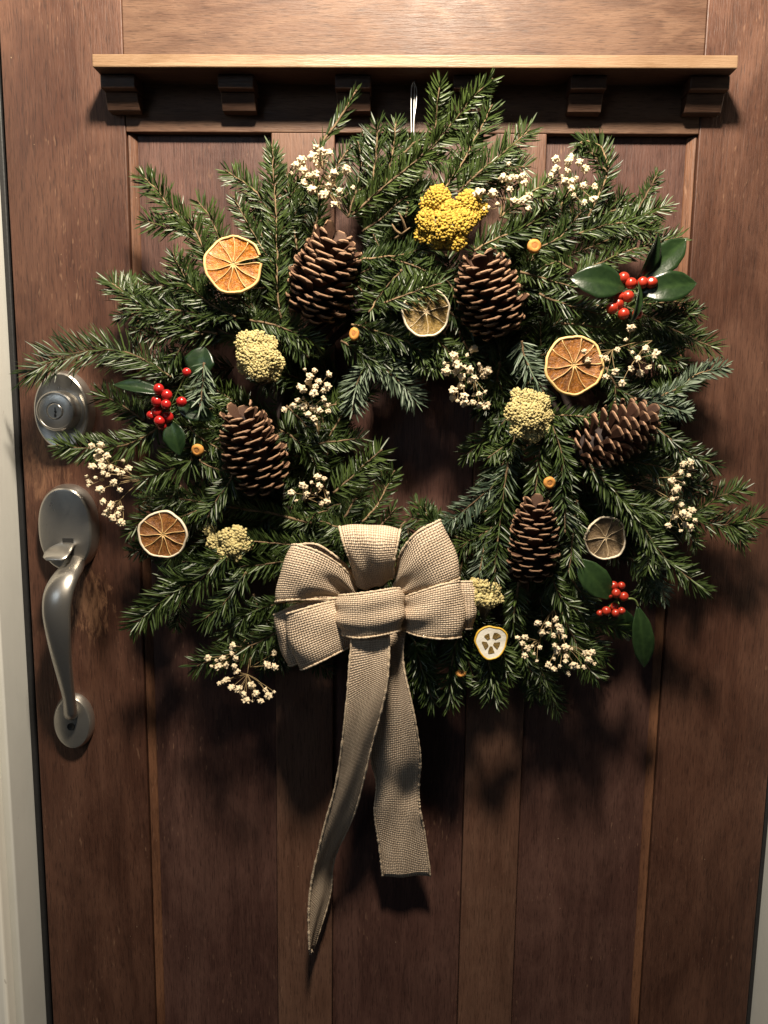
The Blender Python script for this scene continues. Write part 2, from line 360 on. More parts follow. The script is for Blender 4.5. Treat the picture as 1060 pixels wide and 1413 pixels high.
# thumb piece
tp = []
path = [(0.012, hz-0.0190, 0.0105, 0.0030), (0.024, hz-0.0185, 0.0115, 0.0030), (0.034, hz-0.0200, 0.0140, 0.0028), (0.044, hz-0.0235, 0.0155, 0.0025), (0.051, hz-0.0275, 0.0140, 0.0020), (0.0545, hz-0.0300, 0.0090, 0.0012)]
g = Geo(); V = []
for d, z, rw, rh in path:
    for k in range(16):
        q = 2*math.pi*k/16; V.append((hx+0.002+rw*math.copysign(abs(math.cos(q))**0.7, math.cos(q)), -d, z+rh*math.sin(q)))
Fc = [(i*16+k, i*16+(k+1) % 16, (i+1)*16+(k+1) % 16, (i+1)*16+k) for i in range(5) for k in range(16)]+[tuple(range(80, 96))]
mesh_obj('thumb_latch', V, Fc, NICKEL, hs)
# grip: swept ellipse, widths measured along it
gp = [(104, 772, 0.010, 14, 10), (100, 783, 0.030, 16, 10), (90, 797, 0.050, 19, 10), (81, 818, 0.062, 21, 10), (78, 842, 0.066, 20.5, 10), (80, 870, 0.064, 18.5, 9.5), (84, 902, 0.056, 15, 9), (90, 935, 0.044, 11.5, 8.5), (95, 962, 0.033, 9, 8), (96.5, 975, 0.027, 9.5, 8.5), (97.5, 984, 0.021, 10, 9), (99, 986, 0.008, 9, 8.5)]
cp = catmull([P(a, b, d) for a, b, d, _, _ in gp], 56); rw = catmull([(a[3]*pxm(a[2]), a[4]*pxm(a[2]), 0) for a in gp], 56)
tan = np.gradient(cp, axis=0); tan /= np.linalg.norm(tan, axis=1)[:, None]
V = []; n = 24
for i in range(56):
    sx = np.array([1.0, 0, 0]); sx = sx-tan[i]*np.dot(sx, tan[i]); sx /= np.linalg.norm(sx); sy = np.cross(tan[i], sx)
    for k in range(n):
        q = 2*math.pi*k/n; V.append(cp[i]+sx*math.cos(q)*rw[i, 0]+sy*math.sin(q)*rw[i, 1])
Fc = [(i*n+k, i*n+(k+1) % n, (i+1)*n+(k+1) % n, (i+1)*n+k) for i in range(55) for k in range(n)]
mesh_obj('grip', V, Fc, NICKEL, hs)
l0 = P(104, 993, 0); lx, lz = l0.x, l0.z
lp = ell_stack('lower_plate', [(lx, lz, 0.0250, 0.0355, 0), (lx, lz, 0.0252, 0.0357, 0.003), (lx, lz, 0.0238, 0.0343, 0.0085), (lx, lz, 0.0218, 0.0323, 0.0112), (lx, lz, 0.0200, 0.030, 0.0118)], NICKEL, hs)
sx_, sz_ = P(98, 1003, 0.012).x, P(98, 1003, 0.012).z
ell_stack('screw', [(sx_, sz_, 0.0052, 0.0052, 0.0105), (sx_, sz_, 0.0046, 0.0046, 0.0128), (sx_, sz_, 0.0024, 0.0024, 0.0122), (sx_, sz_, 0.0020, 0.0020, 0.0121)], DARKSLOT, hs, 20)

# ------------------------------------------------------------------ wreath of fir branches
WC = (578, 618)
def dep(x, y):
    r = math.hypot(x-WC[0], (y-WC[1])*1.0)
    return float(np.interp(r, [60, 110, 190, 280, 360, 450, 560], [0.035, 0.050, 0.070, 0.074, 0.062, 0.050, 0.044]))
UPV = np.array([0.0, -1.0, 0.12]); UPV /= np.linalg.norm(UPV)

def needles(pl, L, spacing, upv, rs, ang=56, hug=0.0, out=None, wid=0.00175, tip_taper=True):
    """arrays of needle geometry along the polyline pl (n,3); returns verts, tint"""
    seg = np.linalg.norm(np.diff(pl, axis=0), axis=1); cum = np.concatenate([[0], np.cumsum(seg)]); tot = cum[-1]
    N = max(8, int(tot/spacing)); s = np.sort(rs.uniform(0.0, 1.0, N)); s = 0.5*s+0.5*(np.arange(N)+0.5)/N
    p = np.stack([np.interp(s*tot, cum, pl[:, k]) for k in range(3)], 1)
    tg = np.gradient(pl, axis=0); t = np.stack([np.interp(s*tot, cum, tg[:, k]) for k in range(3)], 1); t /= np.linalg.norm(t, axis=1)[:, None]
    lat = np.cross(t, upv); lat /= np.linalg.norm(lat, axis=1)[:, None]+1e-9; up = np.cross(lat, t)
    sg = np.where(np.arange(N) % 2 == 0, 1.0, -1.0)
    mode = rs.uniform(0, 1, N)
    el = np.where(mode < 0.70, rs.normal(9, 13, N), np.where(mode < 0.93, rs.uniform(25, 85, N), rs.uniform(-55, -10, N))); el = np.radians(el)
    a = np.radians(rs.normal(ang, 8, N)*(1-0.0*s)); a = np.where(s > 0.90, a*(1-(s-0.90)*5.5), a)*(1-hug)
    dr = t*np.cos(a)[:, None]+(lat*(sg*np.cos(el))[:, None]+up*np.sin(el)[:, None])*np.sin(a)[:, None]
    dr += rs.normal(0, 0.05, (N, 3)); dr /= np.linalg.norm(dr, axis=1)[:, None]
    Ln = L*rs.uniform(0.78, 1.12, N)*np.interp(s, [0, 0.12, 0.8, 1.0], [0.75, 1.0, 1.0, 0.72])*np.where(np.abs(el) > 0.6, 0.8, 1.0)
    nv = upv-dr*(dr@upv)[:, None]; nv /= np.linalg.norm(nv, axis=1)[:, None]+1e-9
    sd = np.cross(dr, nv); ro = rs.normal(0, 0.55, N)
    sd, nv = sd*np.cos(ro)[:, None]+nv*np.sin(ro)[:, None], nv*np.cos(ro)[:, None]-sd*np.sin(ro)[:, None]
    bend = (t*rs.uniform(0.05, 0.30, N)[:, None]+upv*rs.normal(0.02, 0.10, N)[:, None])
    W = wid*rs.uniform(0.8, 1.15, N)
    V = np.empty((N, 10, 3)); cs = [(0.0, 0.45), (0.30, 1.0), (0.78, 0.88)]
    for j, (u, wf) in enumerate(cs):
        c = p+dr*(Ln*u)[:, None]+bend*(Ln*u*u)[:, None]
        V[:, j*3+0] = c-sd*(W*wf*0.5)[:, None]; V[:, j*3+1] = c-nv*(W*wf*0.16)[:, None]; V[:, j*3+2] = c+sd*(W*wf*0.5)[:, None]
    V[:, 9] = p+dr*Ln[:, None]+bend*Ln[:, None]
    tn = np.repeat(np.clip(rs.normal(0.42, 0.24, N), 0, 1), 10).reshape(N, 10)
    tn[:, 1::3] = np.clip(tn[:, 1::3]+0.18, 0, 1)
    return V.reshape(-1, 3), tn.ravel()
NF = np.array([(0, 1, 4, 3), (1, 2, 5, 4), (3, 4, 7, 6), (4, 5, 8, 7)]); NTi = np.array([(6, 7, 9), (7, 8, 9)])
def needle_mesh(name, V, tn, mat, parent):
    N = len(V)//10; base = (np.arange(N)*10)
    q = (base[:, None, None]+NF[None]).reshape(-1, 4); t3 = (base[:, None, None]+NTi[None]).reshape(-1, 3)
    me = bpy.data.meshes.new(name); me.vertices.add(len(V)); me.vertices.foreach_set('co', V.astype(np.float32).ravel())
    me.loops.add(q.size+t3.size); me.loops.foreach_set('vertex_index', np.concatenate([q.ravel(), t3.ravel()]).astype(np.int32))
    me.polygons.add(len(q)+len(t3))
    me.polygons.foreach_set('loop_start', np.concatenate([np.arange(len(q))*4, len(q)*4+np.arange(len(t3))*3]).astype(np.int32))
    me.update(calc_edges=True); me.validate()
    at = me.attributes.new('tint', 'FLOAT', 'POINT'); at.data.foreach_set('value', tn.astype(np.float32))
    me.materials.append(mat); me.polygons.foreach_set('use_smooth', np.ones(len(me.polygons), bool))
    o = bpy.data.objects.new(name, me); col.objects.link(o); o.parent = parent; o['kind'] = 'stuff'
    return o
wreath = empty('fir_wreath', tuple(P(578, 618, 0.02)))
tag(wreath, 'round green fir wreath hanging on the brown door', 'wreath')
WL = np.array(wreath.location)
def spray(pts, L=18, side=None, silver=0, dens=1.0, ang=61, hug=0.0, lift=0.0, width=1.0, seed=None, roll=None, dabs=None, tw=1.0, sl=0.5):
    """one fir branch: pts = photo points base to tip, optional third value = own depth"""
    rs = np.random.RandomState(seed if seed is not None else nr.randint(1 << 30))
    W3 = []
    for i, q in enumerate(pts):
        d = q[2] if len(q) > 2 else dep(q[0], q[1])+lift
        W3.append(P(q[0], q[1], max(0.012, d)))
    n = max(10, 6*len(pts)); pl = catmull(W3, n)
    pl[1:] += np.cumsum(rs.normal(0, 0.0003, (n-1, 3)), axis=0)
    pxl = sum(math.hypot(pts[i+1][0]-pts[i][0], pts[i+1][1]-pts[i][1]) for i in range(len(pts)-1))
    upv = UPV+np.array([rs.normal(0, 0.25), 0, rs.normal(0, 0.2)]) if roll is None else np.array(roll, float)
    upv = upv/np.linalg.norm(upv)
    Lm = L*0.00104*rs.uniform(.92, 1.12); sp = 0.00058/dens
    V, T = needles(pl, Lm, sp, upv, rs, ang, hug, wid=0.00168*width)
    VV, TT = [V], [T]
    g = Geo(); r = np.linspace(0.0014, 0.00075, n)*tw*rs.uniform(.92, 1.08, n); tb = rs.uniform(0.15, 0.75)
    tv, tf = tube(pl-WL, r, 6); g.add(tv, tf, list(np.clip(np.repeat(tb+rs.uniform(-0.15, 0.25, n), 6), 0, 1)))
    def bud(pl_):
        t = pl_[-1]-pl_[-2]; t /= np.linalg.norm(t)
        bp = [pl_[-1]-WL+t*u for u in (-0.001, 0.0008, 0.0025, 0.004)]; bv, bf = tube(bp, [0.0007, 0.0013, 0.0012, 0.0003], 6); g.add(bv, bf, 0.15)
    bud(pl)
    ns = side if side is not None else (int(pxl/62) if pxl > 70 else 0)
    for k in range(ns):
        u = 0.22+0.5*(k+rs.uniform(0.2, 0.8))/max(ns, 1); i = int(u*(n-1)); t = pl[min(i+1, n-1)]-pl[i-1]; t /= np.linalg.norm(t)
        lt = np.cross(t, upv); lt /= np.linalg.norm(lt); s = 1 if (k+rs.randint(2)) % 2 else -1
        ln = pxl*0.0008*(1-u)*rs.uniform(0.7, 1.0)*sl/0.5*0.75
        a = math.radians(rs.uniform(34, 50)); dv = t*math.cos(a)+lt*s*math.sin(a)-upv*rs.uniform(0.0, 0.25)
        q = np.array([pl[i]+dv*ln*x+t*ln*0.18*x*x for x in np.linspace(0, 1, 8)])
        q[:, 1] = np.minimum(q[:, 1], -0.010)
        V, T = needles(q, Lm*0.86, sp, upv, rs, ang, hug, wid=0.00158*width); VV.append(V); TT.append(T)
        tv, tf = tube(q-WL, np.linspace(0.0009, 0.0006, 8)*tw, 5); g.add(tv, tf, list(np.repeat(rs.uniform(0.3, 0.9, 8), 5))); bud(q)
    V = np.concatenate(VV); V[:, 1] = np.minimum(V[:, 1], -0.0015)
    b = g.build('fir_branch', TWIG, wreath)
    needle_mesh('needles', V-WL, np.clip(np.concatenate(TT)+rs.normal(0, 0.15), 0, 1), NEEDLE_S if silver else NEEDLE, b)
    return b
# ring the branches are wired to
g = Geo()
for k in range(7):
    ph = rng.uniform(0, 6.28); pts = []
    for i in range(97):
        q = 2*math.pi*i/96; rr = 0.168+0.010*math.sin(3*q+ph)+0.006*math.cos(5*q+ph*2)+0.006*math.sin(k*2.1); c = P(578, 622, 0.03)
        pts.append((c.x+rr*math.cos(q), -0.028-0.009*math.cos(k*1.7)-0.005*math.sin(4*q+ph), c.z+rr*math.sin(q)))
    v, f = tube(np.array(pts)-WL, 0.0032, 6); g.add(v, f, 0.0)
g.build('vine_ring', CORE, wreath)

S = spray
# --- upper left
S([(300, 378), (286, 355), (270, 318), (237, 287), (213, 258), (197, 243)], 19, side=1, lift=.012)
S([(316, 352), (300, 325), (284, 296), (270, 278)], 17, side=0, lift=.005)
S([(325, 437), (291, 419), (262, 397), (250, 375), (243, 356)], 19, side=1, lift=.016)
S([(300, 405), (262, 395), (232, 393), (204, 392)], 20, side=0, lift=.010)
S([(388, 440), (384, 400), (383, 350), (381, 303), (377, 234), (377, 208)], 19, side=2, lift=.012)
S([(376, 300), (360, 274), (344, 258), (317, 240)], 18, side=0, lift=.006)
S([(380, 350), (362, 325), (350, 290), (352, 268)], 17, side=0)
S([(410, 345), (405, 308), (400, 270), (398, 240)], 18, side=1)
S([(430, 330), (438, 300), (440, 270), (432, 250)], 18, side=1)
S([(445, 232, .07), (443, 206, .066), (458, 180, .06), (478, 155, .058), (495, 126, .062)], 13, side=0, hug=.45, dens=.42, tw=1.2)
S([(345, 425), (318, 395), (300, 360), (290, 332)], 18, side=2, lift=-.004)
S([(340, 470), (300, 452), (262, 418), (225, 410)], 18, side=2, lift=-.004)
# --- top
S([(512, 262), (519, 224), (521, 195), (522, 172)], 17, side=1, lift=.004)
S([(530, 262), (540, 219), (544, 192), (545, 172)], 17, side=1, lift=.004)
S([(486, 297), (534, 256), (568, 227), (600, 200), (626, 169), (652, 140), (678, 115)], 18, side=2, lift=.020, sl=.35)
S([(606, 272), (637, 227), (658, 185), (680, 146)], 19, side=1, lift=.014)
S([(632, 266), (668, 232), (689, 214), (727, 181)], 19, side=1, lift=.016)
S([(556, 212), (568, 200), (584, 189)], 12, side=0, hug=.3, lift=.012)
S([(480, 300), (492, 262), (498, 225), (494, 200)], 17, side=1)
S([(560, 300), (566, 262), (572, 230), (570, 205)], 17, side=2)
S([(500, 320), (530, 296), (560, 272), (592, 262)], 18, side=1, lift=.004)
S([(470, 275), (462, 250), (466, 225), (480, 205)], 15, side=0)
S([(640, 300), (660, 262), (690, 240), (706, 214)], 18, side=1)
S([(478, 385), (515, 368), (547, 358), (578, 344)], 18, side=1, lift=.006)
S([(500, 358), (525, 357), (557, 356)], 16, side=0, lift=.010)
S([(540, 358), (560, 364), (608, 381), (624, 392), (635, 411)], 16, side=0, lift=.014)
# --- upper right
S([(812, 300), (829, 259), (838, 232), (834, 211), (824, 194), (806, 190), (794, 203)], 15, side=0, lift=.012, hug=.1)
S([(838, 238), (829, 224), (818, 210), (808, 201)], 13, side=0, lift=.014)
S([(872, 306), (887, 277), (896, 262), (907, 241)], 12, side=0)
S([(800, 322), (832, 312), (855, 306), (884, 298), (921, 284)], 18, side=1, lift=.020)
S([(795, 378), (829, 362), (866, 346), (903, 335), (942, 326)], 19, side=1, lift=.014)
S([(690, 300), (715, 280), (740, 262), (765, 250)], 16, side=1, lift=.016)
S([(655, 346), (682, 332), (708, 322), (735, 308)], 19, side=0, lift=.022)
S([(790, 372), (772, 362), (755, 367)], 14, side=0, lift=.012)
S([(740, 345), (771, 330), (787, 314), (806, 294)], 18, side=1, lift=.010)
S([(718, 375), (750, 384), (789, 397)], 14, side=0, lift=.012, dens=.6)
S([(740, 300), (770, 285), (800, 275), (835, 268)], 18, side=1)
S([(744, 405), (774, 415), (802, 425), (832, 432)], 18, side=0, lift=.014)
S([(774, 446), (812, 448), (857, 452)], 18, side=0, lift=.010)
S([(690, 400), (728, 398), (770, 380)], 18, side=1)
S([(855, 420), (905, 443), (947, 465), (984, 482)], 18, side=1, lift=.010)
S([(900, 552), (942, 533), (966, 517), (1001, 508)], 14, side=0, lift=.014, silver=1, hug=.15)
S([(880, 550), (905, 556), (926, 562), (952, 571)], 15, side=0, lift=.018, silver=1)
S([(890, 580), (910, 565), (922, 550), (931, 538)], 17, side=1, lift=.010)
S([(836, 507), (852, 536), (889, 557)], 17, side=1, lift=.006)
S([(830, 470), (868, 474), (910, 483), (942, 498)], 15, side=1, lift=.008)
S([(850, 400), (890, 420), (930, 415), (955, 425)], 16, side=1)
S([(760, 335), (800, 308), (845, 290), (880, 282)], 18, side=2, lift=-.006)
S([(780, 355), (820, 338), (860, 322), (898, 312)], 18, side=2, lift=-.006)
S([(820, 420), (865, 440), (905, 455), (940, 480)], 18, side=2, lift=-.006)
# --- right
S([(875, 565), (921, 604), (950, 626), (989, 645)], 18, side=1, lift=.014)
S([(720, 470), (723, 488), (735, 512), (750, 535)], 19, side=0, lift=.012, silver=1)
S([(750, 574), (780, 575), (817, 578)], 14, side=0, lift=.020)
S([(760, 572), (763, 590), (773, 623), (786, 659)], 18, side=0, lift=.022)
S([(810, 640), (857, 637), (895, 640), (930, 648)], 17, side=1)
S([(812, 640), (823, 655), (857, 692), (881, 724), (913, 769), (944, 795), (972, 815)], 20, side=2, lift=.022, sl=.3)
S([(930, 712), (976, 721), (1008, 724), (1045, 715)], 20, side=1)
S([(940, 716), (971, 700), (997, 684), (1027, 676)], 18, side=0)
S([(935, 700), (948, 725), (964, 754)], 15, side=0)
S([(888, 760), (907, 787), (914, 808), (917, 826)], 14, side=1, silver=1)
S([(870, 770), (885, 790), (893, 812), (898, 830)], 14, side=1)
S([(900, 650), (940, 668), (975, 668)], 16, side=1)
S([(870, 690), (905, 700), (940, 712)], 16, side=1)
# --- inner right and lower right
S([(706, 572), (684, 590), (669, 606), (641, 631)], 17, side=1, lift=.006)
S([(701, 637), (697, 655), (674, 674), (637, 705), (608, 727)], 19, side=0, lift=.018, silver=1)
S([(701, 645), (697, 663), (692, 708), (687, 755), (684, 808)], 19, side=0, lift=.020)
S([(749, 600), (747, 618), (744, 648), (742, 677)], 18, side=0, lift=.018)
S([(776, 640), (777, 663), (779, 695), (780, 732)], 18, side=0, lift=.022)
S([(797, 690), (795, 708), (790, 750), (786, 790)], 17, side=0, lift=.012)
S([(640, 745), (610, 730), (590, 710), (574, 692)], 17, side=1)
S([(625, 742), (594, 722), (565, 716)], 16, side=1)
S([(680, 728), (655, 742), (625, 758)], 17, side=0, lift=.004)
S([(668, 735), (668, 760), (664, 788)], 16, side=0, silver=1, lift=.004)
S([(716, 803, .078), (712, 830, .078), (709, 850, .076), (708, 876, .07)], 17, side=0, tw=1.3)
S([(762, 790), (766, 804), (782, 833), (802, 845)], 17, side=0, lift=.010)
S([(790, 800), (805, 825), (815, 848)], 16, side=1)
S([(775, 850), (806, 857), (835, 860), (862, 872)], 17, side=0, lift=.006)
S([(775, 845), (787, 868), (806, 910), (822, 932)], 17, side=1, lift=.010)
S([(760, 860), (775, 890), (790, 918)], 16, side=1)
S([(790, 870), (815, 885), (836, 905)], 16, side=1)
# --- bottom
S([(632, 870), (627, 898), (619, 935), (619, 974)], 19, side=1, lift=.012)
S([(572, 885), (580, 914), (588, 941), (600, 972)], 18, side=1, lift=.004)
S([(670, 895), (675, 920), (680, 941), (682, 969)], 19, side=1, lift=.014)
S([(690, 885), (697, 909), (704, 938)], 17, side=0, lift=.010)
S([(720, 880), (725, 905), (735, 925)], 15, side=1)
S([(600, 870), (585, 900), (575, 930), (560, 952)], 17, side=1)
S([(560, 860), (555, 895), (545, 925)], 17, side=1)
S([(650, 850), (640, 890), (650, 930)], 17, side=1)
# --- left
S([(236, 520), (221, 508), (184, 487), (139, 481), (97, 488), (66, 501), (44, 512)], 30, side=0, lift=.006, ang=62, dens=.9, roll=(0.1, -0.9, 0.45))
S([(280, 462), (240, 445), (197, 423), (171, 405), (151, 393)], 20, side=1, lift=.008)
S([(300, 440), (255, 430), (210, 430), (165, 439)], 19, side=1, lift=.010)
S([(300, 460), (265, 455), (235, 460), (205, 462)], 18, side=1, lift=.004)
S([(200, 580), (184, 569), (163, 555), (137, 543)], 19, side=0)
S([(220, 588), (205, 597), (170, 612), (123, 617), (80, 613)], 22, side=0, lift=.010)
S([(282, 500), (279, 529), (276, 560)], 17, side=0, lift=.018, silver=1)
S([(262, 590), (273, 602), (310, 625)], 17, side=0, lift=.006)
S([(266, 632), (258, 638), (224, 651), (198, 662)], 25, side=0, lift=.018, ang=62)
S([(275, 635), (285, 641), (312, 652)], 17, side=0, lift=.006)
S([(322, 655), (317, 664), (295, 696), (288, 712)], 17, side=0, lift=.018)
S([(430, 722, .05), (380, 709, .06), (325, 701, .066), (280, 694, .066), (232, 688, .06), (200, 690, .055)], 16, side=1, dens=.7, tw=1.3)
S([(250, 670), (222, 700), (200, 715), (180, 735)], 17, side=1)
S([(240, 720), (210, 750), (182, 760)], 15, side=1, lift=-.02)
S([(345, 442), (384, 450), (418, 463), (440, 476)], 19, side=1, lift=.010)
S([(250, 396), (268, 405), (305, 429), (322, 440)], 18, side=1, lift=.012)
S([(250, 480), (235, 505), (215, 525)], 17, side=1)
# --- inner left and hole edge
S([(555, 372), (545, 385), (526, 408), (512, 430, .10)], 17, side=1, lift=.014, ang=66)
S([(530, 418), (539, 415), (570, 405), (606, 397)], 19, side=0, lift=.022)
S([(485, 448), (505, 452), (552, 466), (592, 479), (623, 488)], 18, side=0, lift=.012)
S([(512, 498), (510, 504), (492, 524), (484, 562)], 18, side=0, lift=.014, silver=1)
S([(510, 498), (534, 513), (558, 534), (576, 556)], 19, side=0, lift=.014, silver=1)
S([(534, 468), (537, 474), (547, 503), (556, 520)], 17, side=0, lift=.010)
S([(620, 430), (634, 443), (648, 456)], 15, side=0)
S([(460, 680), (484, 661), (502, 645), (522, 628)], 20, side=0, lift=.008)
S([(440, 612), (470, 608), (499, 603)], 16, side=0, lift=.008)
S([(452, 610), (460, 592), (474, 568)], 16, side=0)
S([(500, 720), (524, 694), (535, 672), (543, 656)], 18, side=1)
S([(475, 715), (490, 690), (500, 668)], 18, side=1)
S([(520, 730), (535, 718), (546, 706)], 14, side=0)
S([(400, 600), (425, 622), (440, 650)], 18, side=1)
S([(395, 560), (420, 585), (430, 605)], 16, side=1)
S([(490, 735, .07), (470, 728, .075), (449, 720, .08)], 15, side=0)
S([(470, 470), (500, 490), (530, 500)], 18, side=2, lift=.012)
S([(560, 470), (585, 490), (605, 508)], 18, side=2, lift=.014)
S([(600, 465), (620, 485), (640, 500)], 18, side=2, lift=.014)
S([(640, 470), (655, 500), (672, 530)], 18, side=2, lift=.010)
S([(690, 500), (685, 535), (672, 565)], 18, side=2, lift=.006)
# --- lower left
S([(318, 762), (297, 778), (276, 799), (247, 812), (218, 831), (183, 863)], 22, side=1, lift=.018, sl=.35)
S([(340, 790), (326, 807), (308, 831), (278, 853)], 20, side=0, lift=.014)
S([(315, 774), (295, 775), (258, 775)], 16, side=0, lift=.010)
S([(410, 772), (395, 774), (360, 779), (322, 781)], 18, side=0, lift=.008)
S([(440, 756), (400, 752), (345, 750), (316, 757)], 17, side=0, lift=.006)
S([(395, 828), (382, 832), (350, 841), (329, 857), (308, 888)], 18, side=1, lift=.006)
S([(400, 862), (384, 869), (363, 881), (334, 896), (300, 910), (268, 922)], 20, side=0, lift=.014)
S([(350, 820), (355, 845), (345, 870)], 16, side=1)
S([(250, 815), (248, 840), (243, 866)], 15, side=0, lift=-.006)
S([(395, 880), (380, 895), (365, 905)], 15, side=1)
S([(440, 880), (430, 905), (450, 925)], 15, side=1, lift=-.012)
# --- dark under-layer that fills the ring behind the visible branches
for k in range(162):
    th = 2*math.pi*(k+rng.uniform(-0.4, 0.4))/162*4
    r0 = (106, 160, 218, 272)[k % 4]*rng.uniform(0.93, 1.08); ln = rng.uniform(80, 120)
    da = rng.uniform(-0.5, 0.5)
    if k % 4 == 0 and rng.random() < 0.45: da += math.pi*0.62; r0 += 30; ln *= 0.7
    x0, y0 = WC[0]+r0*math.cos(th), WC[1]+4+r0*math.sin(th)
    x1, y1 = x0+ln*math.cos(th+da), y0+ln*math.sin(th+da)
    if math.hypot(x1-WC[0], y1-WC[1]) < 98: continue
    xm, ym = (x0+x1)/2+rng.uniform(-8, 8), (y0+y1)/2+rng.uniform(-8, 8)
    D = rng.uniform(0.018, 0.050)-(0.008 if k % 4 == 3 else 0)
    S([(x0, y0, D), (xm, ym, D+0.008), (x1, y1, D)], rng.uniform(17, 21), side=2, seed=500+k, tw=0.8)
# bare snapped twig by the yellow flower, hanging wire
g = Geo()
for a in ([(545, 330, .075), (556, 322, .085), (566, 314, .09)], [(560, 318, .086), (556, 305, .092), (550, 293, .096)], [(553, 323, .084), (546, 318, .088), (541, 309, .09)]):
    v, f = tube(catmull([P(*q) for q in a], 8)-WL, [0.0016, 0.0016, 0.0015, 0.0014, 0.0013, 0.0012, 0.001, 0.0005], 6); g.add(v, f, 0.7)
g.build('bare_twig', TWIG, wreath)
g = Geo()
for a in ([(570.5, 113, .0185), (568, 122, .017), (567.5, 160, .03), (568.5, 215, .05)], [(570.5, 113, .0185), (572, 122, .017), (571, 160, .03), (570.5, 215, .05)], [(571.5, 113, .0175), (575, 125, .02), (574, 145, .026), (571.5, 165, .03), (571, 200, .045)]):
    v, f = tube(catmull([P(*q) for q in a], 16)-WL, 0.00055, 5); g.add(v, f)
g.build('hanging_wire', WIREM, wreath)

# ------------------------------------------------------------------ pine cones
def scale_mesh(k):
    rs = random.Random(k); V, Fc, T = [], [], []
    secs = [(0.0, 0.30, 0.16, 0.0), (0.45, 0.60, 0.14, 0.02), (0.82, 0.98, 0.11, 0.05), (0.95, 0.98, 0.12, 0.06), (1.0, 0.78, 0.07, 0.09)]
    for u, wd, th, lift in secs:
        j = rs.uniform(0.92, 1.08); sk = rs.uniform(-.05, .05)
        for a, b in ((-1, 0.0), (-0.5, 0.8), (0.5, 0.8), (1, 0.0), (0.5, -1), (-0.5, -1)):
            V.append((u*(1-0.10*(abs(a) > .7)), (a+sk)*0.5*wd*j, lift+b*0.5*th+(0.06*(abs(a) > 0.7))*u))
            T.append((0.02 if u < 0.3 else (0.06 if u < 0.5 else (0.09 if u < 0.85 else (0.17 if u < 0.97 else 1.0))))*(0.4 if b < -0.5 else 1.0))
    for i in range(4):
        for q in range(6): Fc.append((i*6+q, i*6+(q+1) % 6, (i+1)*6+(q+1) % 6, (i+1)*6+q))
    Fc += [tuple(range(24, 30))]
    me = bpy.data.meshes.new('scale'); me.from_pydata(V, [], Fc); at = me.attributes.new('tint', 'FLOAT', 'POINT'); at.data.foreach_set('value', T)
    me.materials.append(CONE); me.polygons.foreach_set('use_smooth', [False]*len(me.polygons)); me.update(); return me
SCALES = [scale_mesh(k) for k in range(4)]
def pine_cone(b, t, width, d0, d1, label, seed, n=92, spin=0.0, open_=1.0):
    rs = random.Random(seed); A, B = np.array(P(b[0], b[1], d0)), np.array(P(t[0], t[1], d1))
    root = empty('pine_cone', tuple(A)); tag(root, label, 'pine cone', 'pine cones wired to the wreath')
    ax = B-A; H = np.linalg.norm(ax); ax /= H; Rm = width*0.5*pxm(d0)
    e1 = np.cross(ax, [0, -1, 0.01]); e1 /= np.linalg.norm(e1); e2 = np.cross(ax, e1)
    prof = lambda s: float(np.interp(s, [0, 0.06, 0.2, 0.38, 0.6, 0.8, 0.93, 1.0], [0.45, 0.70, 0.95, 1.0, 0.94, 0.81, 0.62, 0.36]))
    V, Fc = tube([ax*H*s for s in np.linspace(0.01, 0.93, 9)], [Rm*prof(s)*0.50 for s in np.linspace(0.01, 0.93, 9)], 12)
    mesh_obj('core', V, Fc, CORE, root)
    for i in range(n):
        s = (i+0.5)/n; s = 0.015+0.965*s**0.96; q = i*2.39996+spin+rs.gauss(0, 0.10); R = Rm*prof(s)*rs.uniform(0.92, 1.08)*(1+0.07*math.cos(q-seed))
        el = math.radians(float(np.interp(s, [0, 0.15, 0.5, 0.8, 0.92, 1.0], [-14, 8, 24, 34, 48, 72]))+rs.gauss(0, 6))
        rad = e1*math.cos(q)+e2*math.sin(q); dr = rad*math.cos(el)+ax*math.sin(el); up = ax*math.cos(el)-rad*math.sin(el); sd = np.cross(up, dr)
        r0 = R*0.30; ln = (R-r0)/max(math.cos(el), 0.35); ln = min(ln, Rm*0.95)*rs.uniform(0.95, 1.06)
        o0 = ax*(H*s-ln*math.sin(el)*0.55)+rad*r0
        wd = Rm*0.56*float(np.interp(s, [0, 0.3, 0.8, 1], [0.72, 1.0, 1.0, 0.7]))*rs.uniform(0.9, 1.1); tk = Rm*0.60
        M = Matrix(((dr[0]*ln, sd[0]*wd, up[0]*tk, o0[0]), (dr[1]*ln, sd[1]*wd, up[1]*tk, o0[1]), (dr[2]*ln, sd[2]*wd, up[2]*tk, o0[2]), (0, 0, 0, 1)))
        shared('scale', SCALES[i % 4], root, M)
    return root
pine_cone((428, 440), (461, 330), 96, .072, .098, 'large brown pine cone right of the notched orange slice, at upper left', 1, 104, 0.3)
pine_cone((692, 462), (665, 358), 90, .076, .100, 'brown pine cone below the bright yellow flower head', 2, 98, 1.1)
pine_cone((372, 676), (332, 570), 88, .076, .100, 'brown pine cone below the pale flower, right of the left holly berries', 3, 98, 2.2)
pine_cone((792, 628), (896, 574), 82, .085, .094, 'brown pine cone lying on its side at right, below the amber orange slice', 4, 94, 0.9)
pine_cone((731, 800), (739, 694), 72, .082, .096, 'narrow upright brown pine cone between bow and grey citrus slice', 5, 96, 1.7)

